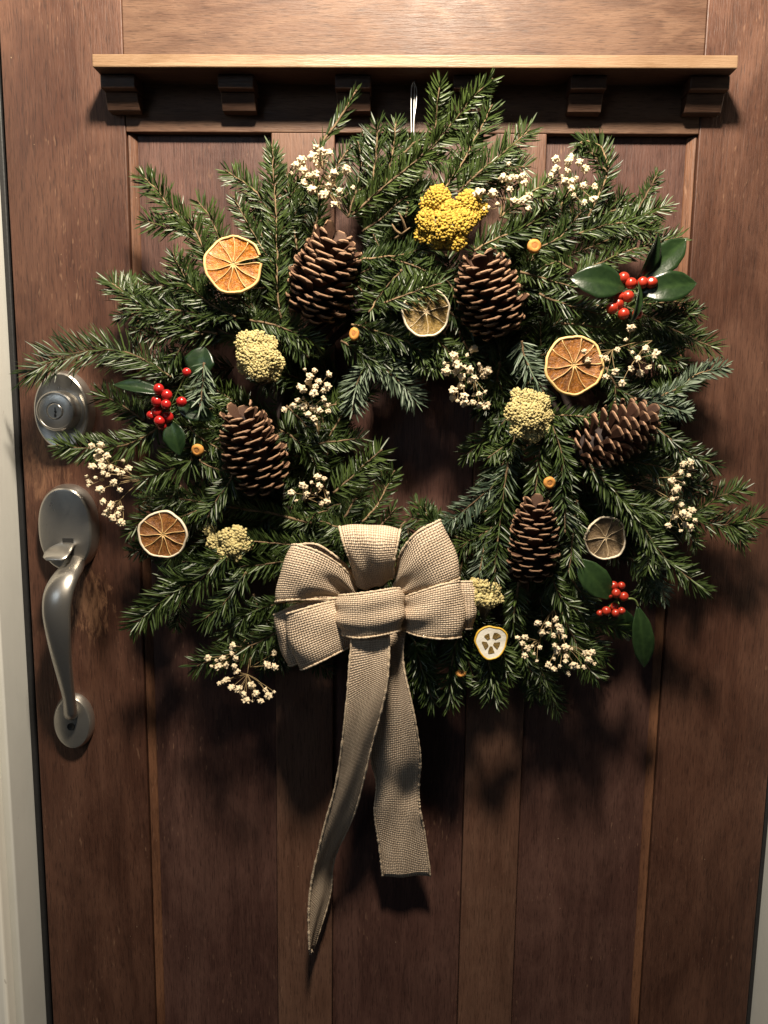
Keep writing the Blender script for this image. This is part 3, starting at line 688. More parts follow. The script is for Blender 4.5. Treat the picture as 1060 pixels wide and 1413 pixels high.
# ------------------------------------------------------------------ dried citrus slices
def flesh(name, c1, c2, c3):
    k = NT(name); tc = k.n('ShaderNodeTexCoord').outputs['Object']; sx = k.n('ShaderNodeSeparateXYZ'); k.t.links.new(tc, sx.inputs[0])
    an = k.math('ARCTAN2', sx.outputs[2], sx.outputs[0]); rr = k.math('SQRT', k.math('ADD', k.math('MULTIPLY', sx.outputs[0], sx.outputs[0]), k.math('MULTIPLY', sx.outputs[2], sx.outputs[2])))
    pv = k.n('ShaderNodeCombineXYZ', i_0=k.math('MULTIPLY', an, 7.0), i_1=k.math('MULTIPLY', rr, 190.0)).outputs[0]
    a = k.noise(pv, 1.4, 4, 0.65, 0.9); b = k.noise(tc, 520, 3, 0.6); d_ = k.noise(tc, 95, 4, 0.65)
    q = k.mix(k.map(0.34, 0.66, a), c1, c2); q = k.mix(k.map(0.56, 0.70, a, 0, 0.65), q, c3); q = k.mix(k.map(0.45, 0.66, d_, 0, 0.7), q, [x*0.42 for x in c1])
    k.set(Base_Color=q, Roughness=k.map(0.3, 0.7, b, 0.30, 0.6)); k.bump(k.math('ADD', a, k.math('MULTIPLY', d_, 0.8)), 0.9, 0.0014); return k.mat
FL_ORANGE = flesh('dried_orange_flesh', (0.30, 0.085, 0.005), (0.50, 0.19, 0.016), (0.58, 0.30, 0.07))
FL_AMBER = flesh('dried_amber_flesh', (0.15, 0.050, 0.007), (0.34, 0.125, 0.014), (0.44, 0.22, 0.05))
FL_BROWN = flesh('dried_brown_flesh', (0.12, 0.042, 0.009), (0.26, 0.10, 0.017), (0.34, 0.17, 0.05))
FL_OLIVE = flesh('dried_lemon_flesh', (0.14, 0.085, 0.020), (0.29, 0.185, 0.045), (0.40, 0.28, 0.09))
FL_GREY = flesh('dried_grey_flesh', (0.13, 0.085, 0.045), (0.25, 0.17, 0.09), (0.40, 0.31, 0.19))
MEMB = plain('dried_membrane', (0.62, 0.40, 0.16), 0.6, 220, 0.35, 0.0005); MEMB_P = plain('dried_pale_membrane', (0.56, 0.43, 0.26), 0.6, 220, 0.35, 0.0005)
PITH = plain('white_pith', (0.78, 0.74, 0.64), 0.8, 220, 0.2, 0.0006)
RIND_Y = plain('dried_yellow_rind', (0.70, 0.47, 0.19), 0.55, 120, 0.25, 0.0004); RIND_W = plain('dried_whitish_rind', (0.70, 0.60, 0.44), 0.6, 120, 0.25, 0.0004)
RIND_L = plain('lemon_yellow_rind', (0.64, 0.39, 0.045), 0.5, 120, 0.25, 0.0005)
def citrus(name, c, R, d, tilt, nseg, fl, rind, memb, label, cat, rot=0.0, cup=0.0, wob=0.06, notch=None, rimw=0.09, seed=0, asp=1.0, pithy=False, lob=0.0):
    rs = random.Random(seed); root = empty(name, tuple(P(c[0], c[1], d))); tag(root, label, cat, 'dried citrus slices on the wreath')
    Rm = R*pxm(d); nv = Vector((tilt[0], -1, tilt[1])).normalized(); ex = Vector((1, 0, 0)); ex = (ex-nv*ex.dot(nv)).normalized(); ey = nv.cross(ex); ey = -ey if ey.z < 0 else ey
    p1, p2 = rs.uniform(0, 6), rs.uniform(0, 6)
    def W(r, a, z):
        rr = r*Rm*(1+lob*math.cos(3*a+p1)+0.020*math.sin(5*a+p2)+0.012*math.sin(9*a+p1)); h = z*Rm+Rm*(wob*math.sin(2*a+p1)+0.5*wob*math.sin(3*a+p2))*r*r+cup*Rm*r*r
        if notch and abs((a-notch[1]+0.45)) < 0.45: h += Rm*0.24*max(0, r-0.25)*(1-abs(a-notch[1]+0.45)/0.45)
        return ex*(rr*math.cos(a))+ey*(rr*asp*math.sin(a))+nv*h
    n = 72; A0, A1 = (notch[2], notch[1]+2*math.pi) if notch else (0, 2*math.pi)
    closed = notch is None; na = n if closed else n+1
    ang = [A0+(A1-A0)*i/n for i in range(na)]
    if notch: ang = [a if a < math.pi*2+notch[0] else a for a in ang]
    rp = [(1.0-rimw, 0.045), (1.0-rimw*0.6, 0.062), (1.0-rimw*0.15, 0.05), (1.0, 0.0), (0.995, -0.06), (1.0-rimw*0.5, -0.075), (1.0-rimw, -0.06)]
    V, Fc = [], []; m_ = len(rp)
    for a in ang:
        jit = rs.uniform(-0.008, 0.008)
        for r, z in rp: V.append(W(r+jit, a, z))
    for i in range(n):
        j = (i+1) % na
        for q in range(m_): Fc.append((i*m_+q, j*m_+q, j*m_+(q+1) % m_, i*m_+(q+1) % m_))
    mesh_obj('rind', V, Fc, rind, root)
    # pith sheet behind the flesh
    V, Fc = [], []; rr = [0.0, 0.3, 0.6, 1.0-rimw*0.6]
    for a in ang:
        for r in rr: V.append(W(r, a, -0.055 if not pithy else 0.038))
    for i in range(n):
        j = (i+1) % na
        for q in range(3): Fc.append((i*4+q, i*4+q+1, j*4+q+1, j*4+q))
    mesh_obj('pith', V, Fc, PITH if pithy else memb, root)
    # membranes: radial ridges and a hub
    g = Geo(); seg0 = [A0+(A1-A0)*(k+(rs.uniform(-0.14, 0.14) if 0 < k < nseg else 0))/nseg+(rot if closed else 0) for k in range(nseg+1)]
    if not pithy:
        for k in range(nseg if closed else nseg+1):
            a = seg0[k]; pts = [W(r, a+0.05*math.sin(r*6+k), 0.019) for r in np.linspace(0.05, 1.0-rimw*0.8, 9)]
            v, f = tube(pts, [Rm*0.028, Rm*0.025]+[Rm*0.0155]*5+[Rm*0.022, Rm*0.030], 5); g.add(v, f)
        hub = []
        for q in range(10): hub.append(W(0.11*rs.uniform(0.8, 1.2), q*0.628, 0.025))
        hub.append(W(0, 0, 0.045)); g.add(hub, [(q, (q+1) % 10, 10) for q in range(10)]); g.build('membrane', memb, root)
    for k in range(nseg):
        a0, a1 = seg0[k], seg0[k+1]; V, Fc = [], []; r1 = 1.0-rimw*0.95; r0 = 0.12
        if pithy: r0, r1 = rs.uniform(0.16, 0.26), rs.uniform(0.50, 0.66); aw = (a1-a0); a0, a1 = a0+aw*rs.uniform(.10, .22), a1-aw*rs.uniform(.10, .22)
        nu, nvv = 6, 6; zb = 0.012 if not pithy else 0.060
        for i in range(nu+1):
            u = i/nu; r = r0+(r1-r0)*u; mar = 0.004/max(r, 0.2); rc = 0.10*(max(0, u-0.8)/0.2)**2+0.10*(max(0, 0.15-u)/0.15)
            for j in range(nvv+1):
                t = j/nvv; aa = a0+mar+(a1-a0-2*mar)*(0.5+(t-0.5)*(1-rc)); 
                bowl = (4*t*(1-t))*(4*u*(1-u)); V.append(W(r, aa+0.05*math.sin(r*6+k), zb-(0.0 if pithy else 0.035)*bowl*rs.uniform(0.5, 1.4)+0.012*(t in (0, 1))))
        for i in range(nu):
            for j in range(nvv): b = i*(nvv+1)+j; Fc.append((b, b+nvv+1, b+nvv+2, b+1))
        mesh_obj('segment', V, Fc, fl, root)
    return root
citrus('orange_slice', (322, 365), 39, .098, (0.06, 0.08), 10, FL_ORANGE, RIND_Y, MEMB, 'bright orange dried slice with a notch cut in its right edge', 'orange slice', wob=.08, notch=(0, 0.05, 0.34), seed=1)
citrus('lemon_slice', (588, 431), 33, .088, (0.12, -0.05), 7, FL_OLIVE, RIND_W, MEMB_P, 'yellow-brown dried slice half hidden between the two upper pine cones', 'citrus slice', rot=.35, wob=.09, seed=2)
citrus('orange_slice', (792, 504), 39.5, .100, (-0.04, 0.03), 10, FL_AMBER, RIND_Y, MEMB, 'amber dried orange slice above the sideways pine cone', 'orange slice', rot=.1, wob=.08, seed=3, asp=1.02)
citrus('orange_slice', (225, 738), 35.5, .080, (0.02, 0.0), 9, FL_BROWN, RIND_W, MEMB, 'dark amber dried orange slice with whitish rim at lower left', 'orange slice', rot=.25, wob=.07, seed=4, asp=.96)
citrus('citrus_slice', (836, 742), 31, .082, (0.15, -0.05), 7, FL_GREY, RIND_W, MEMB_P, 'greyish brown dried slice partly covered by fir, above the right holly leaf', 'citrus slice', rot=.5, wob=.14, seed=5)
citrus('lemon_slice', (678, 886), 23.5, .098, (0.05, 0.02), 5, FL_OLIVE, RIND_L, MEMB_P, 'small dried lemon slice with yellow rind and thick white pith', 'lemon slice', rot=.3, wob=.05, rimw=.11, pithy=True, seed=6, asp=1.06, lob=.06)

# ------------------------------------------------------------------ dried orange buds
def bud(c, rx, ry, d, tilt, label):
    root = empty('dried_bud', tuple(P(c[0], c[1], d))); tag(root, label, 'dried bud', 'small orange buds dotted over the wreath')
    s = pxm(d); nv = Vector((tilt[0], -1, tilt[1])).normalized(); ex = Vector((1, 0, 0)); ex = (ex-nv*nv.x).normalized(); ey = ex.cross(nv); ey = -ey if ey.z < 0 else ey
    pr = [(0.0, -1.0), (0.55, -0.85), (0.9, -0.4), (1.0, 0.05), (0.96, 0.35), (0.84, 0.55), (0.62, 0.66), (0.45, 0.64), (0.36, 0.56)]
    V, Fc = [], []; n = 20
    for r, z in pr:
        for k in range(n):
            q = 2*math.pi*k/n; j = 1+rng.uniform(-.03, .03); V.append(ex*(rx*s*r*j*math.cos(q))+ey*(ry*s*r*j*math.sin(q))+nv*(z*rx*s*0.8))
    for i in range(len(pr)-1):
        for k in range(n): Fc.append((i*n+k, i*n+(k+1) % n, (i+1)*n+(k+1) % n, (i+1)*n+k))
    mesh_obj('bud', V, Fc, BUDM, root)
    V = [ex*(rx*s*.40*math.cos(k*.524))+ey*(ry*s*.40*math.sin(k*.524))+nv*(rx*s*(.45+.03*(k % 2))) for k in range(12)]+[nv*(rx*s*.52)]
    mesh_obj('bud_centre', V, [(k, (k+1) % 12, 12) for k in range(12)], BUDC, root)
    v, f = tube([nv*(-rx*s*.7), nv*(-rx*s*2.2)+Vector((0, 0, -.004)), nv*(-rx*s*4)+Vector((0, 0, -.008))], 0.0008, 5); mesh_obj('stem', v, f, STEMT, root)
bud((737, 340), 9.5, 9.5, .100, (0.1, 0.05), 'round orange dried bud above right of the upper right pine cone')
bud((489, 461), 7.2, 9, .088, (-0.3, 0.1), 'oval orange dried bud below the upper left pine cone')
bud((273, 621), 9, 8.6, .094, (-0.2, -0.15), 'brownish orange dried bud between left berries and left pine cone')
bud((758, 666), 8.6, 8.6, .098, (0.1, -0.1), 'orange dried bud just above the narrow upright pine cone')
bud((636, 929), 8, 6, .086, (-0.2, 0.5), 'small tilted orange dried bud at the bottom below the lemon slice')

# ------------------------------------------------------------------ holly
def leaf(root, b, t, width, db, dt, curl=0.25, fold=0.25, side=None, seed=0, tint=0.5, spine=0.015, prof=None):
    rs = random.Random(seed); A, B = np.array(P(b[0], b[1], db)), np.array(P(t[0], t[1], dt)); RL = np.array(root.location)
    ax = B-A; H = np.linalg.norm(ax); ax /= H; up = np.array([0, -1.0, 0.15]) if side is None else np.array(side, float); lt = np.cross(ax, up); lt /= np.linalg.norm(lt); nn = np.cross(lt, ax)
    nn = -nn if nn[1] > 0 else nn
    Wm = width*0.5*pxm(db); V, T, Fc = [], [], []; nu, nv = 18, 8
    for i in range(nu+1):
        u = i/nu; w_ = float(np.interp(u, [0, .08, .25, .5, .75, .9, 1], prof or [.04, .32, .80, 1.0, .74, .36, .0]))*(1+spine*math.sin(u*14+seed))
        for j in range(nv+1):
            s = j/nv*2-1
            c = A+ax*H*u+lt*Wm*w_*s+nn*(H*curl*(4*u*(1-u))*0.5+Wm*fold*(abs(s)**1.3)*w_+0.0005*math.sin(u*9+s*2+seed)*abs(s)*w_)
            V.append(c-RL); T.append(min(1, max(0, tint+rs.uniform(-.05, .05)+(0.45 if j == nv//2 else 0)+0.12*math.sin(u*30+abs(s)*9))))
    for i in range(nu):
        for j in range(nv): q = i*(nv+1)+j; Fc.append((q, q+1, q+nv+2, q+nv+1))
    o = mesh_obj('leaf', V, Fc, LEAF, root, tint=T)
    sm = o.modifiers.new('thick', 'SOLIDIFY'); sm.thickness = 0.0005; sm.offset = 0
    return o
def berry_mesh(mat):
    bm = bmesh.new(); bmesh.ops.create_uvsphere(bm, u_segments=18, v_segments=12, radius=1)
    for v in bm.verts:
        if v.co.z > 0.93: v.co.z -= (v.co.z-0.93)*1.3
    me = bpy.data.meshes.new('berry'); bm.to_mesh(me); bm.free(); me.materials.append(mat); me.materials.append(BTIP)
    for p in me.polygons:
        p.use_smooth = True
        if p.center.z > 0.945: p.material_index = 1
    return me
BM = [berry_mesh(BERRY), berry_mesh(BERRY2)]
def holly(label, loc, berries, d, mesh, seed):
    rs = random.Random(seed); root = empty('holly_sprig', tuple(P(loc[0], loc[1], d))); tag(root, label, 'holly', 'holly sprigs on the wreath')
    g = Geo(); RL = root.location; base = P(loc[0], loc[1], d-0.012)-RL
    for k, q in enumerate(berries):
        x, y, r = q[:3]; dd = d+(q[3] if len(q) > 3 else rs.uniform(-.004, .006)); p = P(x, y, dd)-RL; s = r*pxm(dd)
        e = Vector((rs.uniform(-.7, .7), -1, rs.uniform(-.8, .5))).to_track_quat('Z', 'Y').to_matrix().to_4x4()
        shared('berry', mesh, root, Matrix.Translation(p) @ e @ Matrix.Diagonal((s*rs.uniform(.95, 1.04), s*rs.uniform(.95, 1.04), s, 1)))
        v, f = tube(catmull([base, (base+p)/2+Vector((0, .002, .001)), p], 7), 0.0007, 5); g.add(v, f)
    g.build('stem', LEAFS, root); return root
h = holly('holly sprig with orange-red berries and four glossy leaves at upper right', (876, 400), [(860.5, 383.5, 8), (871, 391, 8), (887, 390, 8), (899, 390, 8), (854, 409, 8), (867, 409, 8), (845, 425, 8), (853, 419, 8, -.004), (860.5, 433, 8), (880, 433, 7)], .102, BM[1], 1)
leaf(h, (864, 397), (786, 384), 46, .100, .104, .18, .18, seed=1, tint=.35)
leaf(h, (880, 384), (908, 322), 30, .100, .108, .10, .5, side=(0.7, -0.7, 0.2), seed=2, tint=.55)
leaf(h, (888, 384), (947, 330), 40, .096, .092, .15, .2, seed=3, tint=.45)
leaf(h, (882, 405), (962, 391), 42, .100, .100, .2, .2, seed=4, tint=.4)
leaf(h, (881, 388), (868, 449), 20, .110, .116, .12, .5, side=(0.75, -0.6, 0), seed=5, tint=.6)
h = holly('holly sprig with bright red berries at far left, near the deadbolt', (236, 560), [(219, 537, 7.8), (230, 545, 7.8), (216.5, 553.6, 8), (229, 558, 7.2), (216.5, 568, 8), (208.6, 573, 6.5, -.004), (231.5, 575.7, 8), (220, 581, 7.5), (224, 587, 7, -.004), (250.5, 554.5, 7.2), (257.6, 513.4, 6)], .090, BM[0], 2)
leaf(h, (226, 543), (156, 531), 22, .076, .076, .1, .35, side=(0, -.8, .6), seed=6, tint=.2)
leaf(h, (272, 520), (282, 478), 42, .074, .070, .15, .15, seed=7, tint=.25)
leaf(h, (240, 558), (298, 578), 28, .082, .078, .15, .2, seed=8, tint=.2)
leaf(h, (236, 580), (249, 628), 32, .084, .084, .15, .25, seed=9, tint=.35)
h = holly('holly sprig with orange-red berries and a hanging leaf at lower right', (852, 828), [(847, 808, 6.3), (857.7, 808, 5.6), (850.5, 818.5, 6.5), (861, 823, 6.7), (837, 843, 6.6), (848, 837.5, 6), (850, 846, 6), (858, 843, 5.5), (828, 846, 5, -.004), (842, 822, 4, -.003)], .090, BM[1], 3)
leaf(h, (842, 827), (795, 770), 42, .088, .090, .15, .15, seed=10, tint=.6)
leaf(h, (880, 836), (889, 921), 32, .080, .070, .12, .3, seed=11, tint=.6, prof=[.06, .35, .8, 1.0, .8, .42, .0])
leaf(h, (858, 838), (868, 885), 28, .060, .045, .12, .2, seed=12, tint=.2)
v, f = tube(catmull([P(858, 829, .085), P(870, 826, .084), P(877, 829, .082), P(881, 838, .080)], 12)-np.array(h.location), 0.0013, 6); mesh_obj('leaf_stalk', v, f, LEAFS, h)

# ------------------------------------------------------------------ yarrow heads
def yarrow(c, lobes, d, mat, label, fr=2.1, seed=0, tilt=(0, 0.2), stem=(0, 40)):
    """lobes: (x, y, r, depth offset) rounded clumps each covered with tiny florets"""
    rs = np.random.RandomState(seed); root = empty('yarrow_head', tuple(P(c[0], c[1], d))); tag(root, label, 'dried flower', 'dried yarrow heads on the wreath'); RL = np.array(root.location)
    # one floret = a little faceted button
    u = np.array([(0, 0, 1.0)]+[(0.62*math.cos(q), 0.62*math.sin(q), 0.72) for q in np.arange(5)*1.2566]+[(1.0*math.cos(q+.6), 1.0*math.sin(q+.6), 0.0) for q in np.arange(5)*1.2566])
    uf = [(0, 1+k, 1+(k+1) % 5) for k in range(5)]+[(1+k, 6+k, 1+(k+1) % 5) for k in range(5)]+[(6+k, 6+(k+1) % 5, 1+(k+1) % 5) for k in range(5)]
    g = Geo(); s = pxm(d)
    cs = [(np.array(P(x, y, d+dz)), r*s) for x, y, r, dz in lobes]
    for li, (cc, R) in enumerate(cs):
        n = int(5.2*(R/(fr*s))**2*0.62)
        for k in range(n):
            # spread over the front cap of a flattened clump
            ph = k*2.39996+li; rr = math.sqrt((k+.5)/n); zz = math.sqrt(max(0, 1-rr*rr*0.92))
            nv = np.array([rr*math.cos(ph), -zz, rr*math.sin(ph)]); nv += rs.normal(0, .07, 3); nv /= np.linalg.norm(nv)
            p = cc+nv*np.array([R, R*0.55, R])*rs.uniform(.93, 1.07)
            if any(j != li and np.linalg.norm((p-c2)/np.array([1, .55, 1])) < R2*0.80 for j, (c2, R2) in enumerate(cs)): continue
            if rs.uniform() < 0.10: continue
            e1 = np.cross(nv, [0.2, 0.1, 1]); e1 /= np.linalg.norm(e1); e2 = np.cross(nv, e1); q = fr*s*rs.uniform(.6, 1.3)
            g.add([p+(e1*a+e2*b+nv*z_)*q-RL for a, b, z_ in u], uf, float(np.clip(rs.normal(.55, .25), 0, 1)))
    o = g.build('florets', mat, root); o['kind'] = 'stuff'
    g2 = Geo(); b0 = np.array(P(c[0]+stem[0], c[1]+stem[1], d-0.035))-RL
    for cc, R in cs:
        for k in range(5):
            e = cc-RL+np.array([rs.normal(0, R*.45), 0.004, rs.normal(0, R*.45)]); md = b0*0.35+e*0.65+np.array([0, .008, 0])
            v, f = tube(catmull([b0, md, e], 6), 0.0008, 4); g2.add(v, f)
        # backing clump under the florets
        bm = bmesh.new(); bmesh.ops.create_icosphere(bm, subdivisions=2, radius=1)
        bv = [cc-RL+np.array(x.co)*np.array([R*.90, R*.48, R*.90]) for x in bm.verts]; bf = [tuple(x.index for x in y.verts) for y in bm.faces]; bm.free(); g2.add(bv, bf)
    g2.build('stalk', YSTEM, root)
    return root
yarrow((622, 305), [(605, 274, 17, .004), (592, 283, 13, 0), (646, 281, 17, .002), (660, 290, 13, -.002), (590, 305, 15, .004), (612, 312, 21, .008), (583, 325, 11, -.002), (635, 307, 18, .006), (628, 330, 17, .002), (604, 329, 14, .003), (649, 300, 13, .002), (621, 291, 14, .006)], .092, YEL, 'bright golden yellow yarrow head at the top of the wreath', 2.2, 1)
yarrow((358, 492), [(341, 473, 16, .004), (357, 468, 12, .002), (373, 474, 11, -.006), (346, 492, 19, .006), (368, 494, 19, .006), (381, 500, 13, .002), (357, 506, 19, .006), (376, 511, 14, .0), (340, 504, 13, .0)], .094, PALE, 'pale straw yellow yarrow head left of the upper left pine cone', 1.9, 2)
yarrow((728, 573), [(713, 546, 10, .002), (728, 552, 15, .004), (745, 556, 14, .002), (712, 568, 17, .006), (732, 575, 20, .008), (750, 573, 13, .0), (718, 590, 15, .004), (735, 597, 14, .002), (746, 590, 12, .0)], .094, PALE, 'pale yellow yarrow head below left of the amber orange slice', 1.9, 3)
yarrow((315, 747), [(289, 731, 9, -.004), (297, 748, 12, .0), (313, 740, 12, .004), (329, 737, 13, .002), (337, 750, 12, .0), (320, 753, 13, .004), (309, 764, 11, .002), (325, 765, 10, .0)], .082, PALE, 'small yellow yarrow head right of the dark orange slice at lower left', 2.4, 4)
yarrow((668, 817), [(656, 806, 10, .0), (667, 809, 11, .004), (681, 813, 10, .002), (660, 824, 12, .004), (674, 828, 12, .004), (686, 826, 9, .0)], .090, PALE, 'small pale yarrow head tucked at the right edge of the bow', 2.5, 5)

# ------------------------------------------------------------------ baby's breath
def bloom_mesh(k):
    rs = random.Random(k+40); bm = bmesh.new(); bmesh.ops.create_icosphere(bm, subdivisions=3, radius=1)
    bumps = []
    for i in range(15):
        z = 1-2*(i+.5)/15; q = i*2.39996+k; r = math.sqrt(1-z*z); v = Vector((r*math.cos(q)+rs.uniform(-.3, .3), r*math.sin(q)+rs.uniform(-.3, .3), z+rs.uniform(-.3, .3))).normalized(); bumps.append((v, rs.uniform(.25, .55), rs.uniform(14, 30)))
    for v in bm.verts:
        n_ = v.co.normalized(); h = max(b_*math.exp(-kk*(1-n_.dot(d_))) for d_, b_, kk in bumps); v.co = n_*(0.62+h+rs.uniform(-.06, .06))
    me = bpy.data.meshes.new('blossom'); bm.to_mesh(me); bm.free(); me.materials.append(BLOOM); me.update(); return me
BL = [bloom_mesh(k) for k in range(6)]
def breath(root_px, pts, d, label, seed, org=None, sc_=1060/280, r=5.0):
    rs = random.Random(seed); R0 = P(root_px[0], root_px[1], d-0.02); root = empty('babys_breath', tuple(R0)); tag(root, label, 'dried flowers', "sprays of dried baby's breath in the wreath")
    pp = [(org[0]+x/sc_, org[1]+y/sc_) for x, y in pts]; ce = (sum(p[0] for p in pp)/len(pp), sum(p[1] for p in pp)/len(pp))
    g = Geo(); nodes = []
    for k in range(max(2, len(pp)//5)):
        q = pp[k*5 % len(pp)]; nodes.append((q[0]*.5+ce[0]*.2+root_px[0]*.3, q[1]*.5+ce[1]*.2+root_px[1]*.3))
    for q in nodes:
        v, f = tube(catmull([(0, 0, 0), (P(*q, d-.012)-R0)*.5+Vector((0, .002, .002)), P(*q, d-.008)-R0], 8), 0.00045, 5); g.add(v, f)
    for q in pp:
        nd = min(nodes, key=lambda t: (t[0]-q[0])**2+(t[1]-q[1])**2); dd = d+rs.uniform(-.006, .008); p = P(q[0], q[1], dd)
        s = r*pxm(dd)*rs.choice((.55, .8, .95, 1.0, 1.1, 1.2))*1.3
        M = Matrix.Translation(p-R0) @ Matrix.Rotation(rs.uniform(0, 6.28), 4, 'X') @ Matrix.Rotation(rs.uniform(0, 6.28), 4, 'Z') @ Matrix.Diagonal((s, s*rs.uniform(.75, 1), s*rs.uniform(.8, 1), 1))
        shared('blossom', BL[rs.randrange(6)], root, M)
        a = P(*nd, d-.008)-R0; b = p-R0; v, f = tube(catmull([a, (a+b)/2+Vector((rs.uniform(-.002, .002), .002, rs.uniform(-.002, .002))), b], 6), 0.0003, 4); g.add(v, f)
    g.build('stem', STEMT, root); return root
breath((470, 290), [(10, 530), (60, 530), (110, 465), (130, 420), (70, 475), (45, 440), (155, 525), (145, 565), (130, 590), (120, 625), (100, 640), (40, 615), (185, 620), (185, 650), (155, 690), (185, 675), (220, 510), (255, 600), (60, 390), (90, 415), (-15, 460), (-50, 487), (22, 537), (-5, 510), (0, 575), (40, 610), (-65, 525)], .094, "baby's breath above the upper left pine cone, left of the hanging wire", 1, (420, 100))
breath((690, 300), [(160, 325), (130, 400), (170, 400), (200, 395), (235, 390), (165, 460), (240, 420), (25, 470), (80, 480), (0, 480), (100, 535), (55, 555), (30, 560), (190, 520), (235, 515), (265, 495), (262, 560)], .100, "baby's breath touching the right side of the bright yellow yarrow", 2, (660, 140))
breath((790, 300), [(405, 302), (485, 288), (472, 315), (530, 318), (468, 358), (558, 352), (383, 388), (428, 392), (400, 430), (455, 415), (485, 420), (550, 440), (500, 488), (488, 455), (555, 528), (605, 512), (610, 445), (405, 358), (515, 400)], .092, "baby's breath under the curled fir tip at upper right", 3, (660, 140))
breath((440, 600), [(608, 415), (660, 422), (735, 440), (678, 477), (635, 450), (585, 505), (598, 520), (662, 507), (728, 505), (707, 525), (655, 540), (573, 577), (548, 605), (600, 613), (707, 567), (723, 600), (500, 625), (625, 650), (655, 617), (685, 630), (730, 635), (662, 705), (655, 672), (600, 565), (625, 480)], .088, "baby's breath between pale yarrow and the dark wreath opening, at left", 4, (260, 400), r=4.4)
breath((450, 690), [(160, 378), (215, 340), (235, 350), (265, 325), (305, 343), (330, 305), (290, 385), (350, 380), (350, 405), (225, 405), (185, 420), (315, 435), (345, 425), (295, 295), (240, 385)], .084, "small spray of baby's breath above the bow's left loops", 5, (360, 580), r=4.2)
breath((650, 480), [(580, 535), (600, 550), (588, 575), (640, 535), (660, 555), (700, 492), (685, 555), (712, 570), (640, 580), (670, 605), (630, 495), (715, 625), (738, 612), (665, 652), (625, 678), (625, 715), (683, 708), (650, 732), (687, 742), (735, 700), (762, 697), (795, 685), (730, 740), (765, 755), (800, 757), (763, 540), (770, 565), (785, 598), (810, 570), (735, 460)], .080, "baby's breath hanging at the upper right of the wreath opening", 6, (460, 360))
breath((900, 470), [(325, 397), (343, 443), (415, 425), (440, 435), (545, 335), (500, 388), (578, 402), (648, 387), (605, 437), (700, 410), (573, 488), (663, 480), (718, 475), (620, 512), (490, 505), (440, 530), (523, 565), (570, 275)], .108, "baby's breath overlapping the right side of the amber orange slice", 7, (720, 380), r=4.8)
breath((195, 665), [(100, 133), (148, 128), (130, 190), (140, 160), (180, 185), (105, 240), (150, 212), (158, 240), (200, 250), (160, 275), (185, 285), (155, 310), (75, 292), (90, 318), (83, 340), (147, 362), (265, 210), (293, 252), (235, 268), (260, 275), (215, 325), (248, 365), (160, 425), (195, 452), (180, 487), (210, 510), (238, 490), (250, 530), (265, 540), (250, 460), (205, 440), (120, 300)], .090, "baby's breath beside the door handle at far left", 8, (100, 580), r=4.8)
breath((880, 668), [(655, 305), (693, 295), (695, 323), (643, 347), (683, 362), (595, 392), (657, 405), (625, 430), (612, 443), (598, 490), (645, 517), (700, 545), (675, 575), (620, 583), (605, 583), (717, 598), (665, 622), (690, 637), (577, 625), (643, 653), (655, 560), (620, 480)], .086, "baby's breath at far right of the wreath, below the sideways cone", 9, (770, 560), r=4.6)
breath((765, 840), [(160, 530), (213, 537), (253, 510), (268, 545), (180, 578), (212, 577), (278, 572), (243, 595), (297, 600), (55, 607), (95, 603), (78, 635), (130, 650), (108, 662), (170, 657), (92, 700), (155, 728), (248, 645), (260, 668), (303, 655), (337, 665), (440, 683), (408, 685), (245, 715), (308, 700), (305, 730), (427, 722), (457, 742), (243, 770), (275, 755), (360, 757), (318, 792), (403, 760), (140, 690), (215, 748), (345, 750)], .092, "wide spray of baby's breath at the bottom, right of the lemon slice", 10, (700, 720), r=4.6)
breath((350, 870), [(610, 648), (605, 687), (625, 712), (480, 713), (525, 725), (557, 712), (500, 755), (535, 757), (575, 748), (617, 755), (630, 782), (565, 833), (605, 865), (640, 875), (655, 865), (708, 855), (733, 897), (780, 880), (797, 908), (828, 890), (680, 930), (757, 937), (717, 935), (665, 900), (790, 748), (830, 760), (828, 685), (580, 825), (540, 845)], .086, "baby's breath dangling at the bottom left of the wreath, beside the bow", 11, (160, 720), r=4.6)

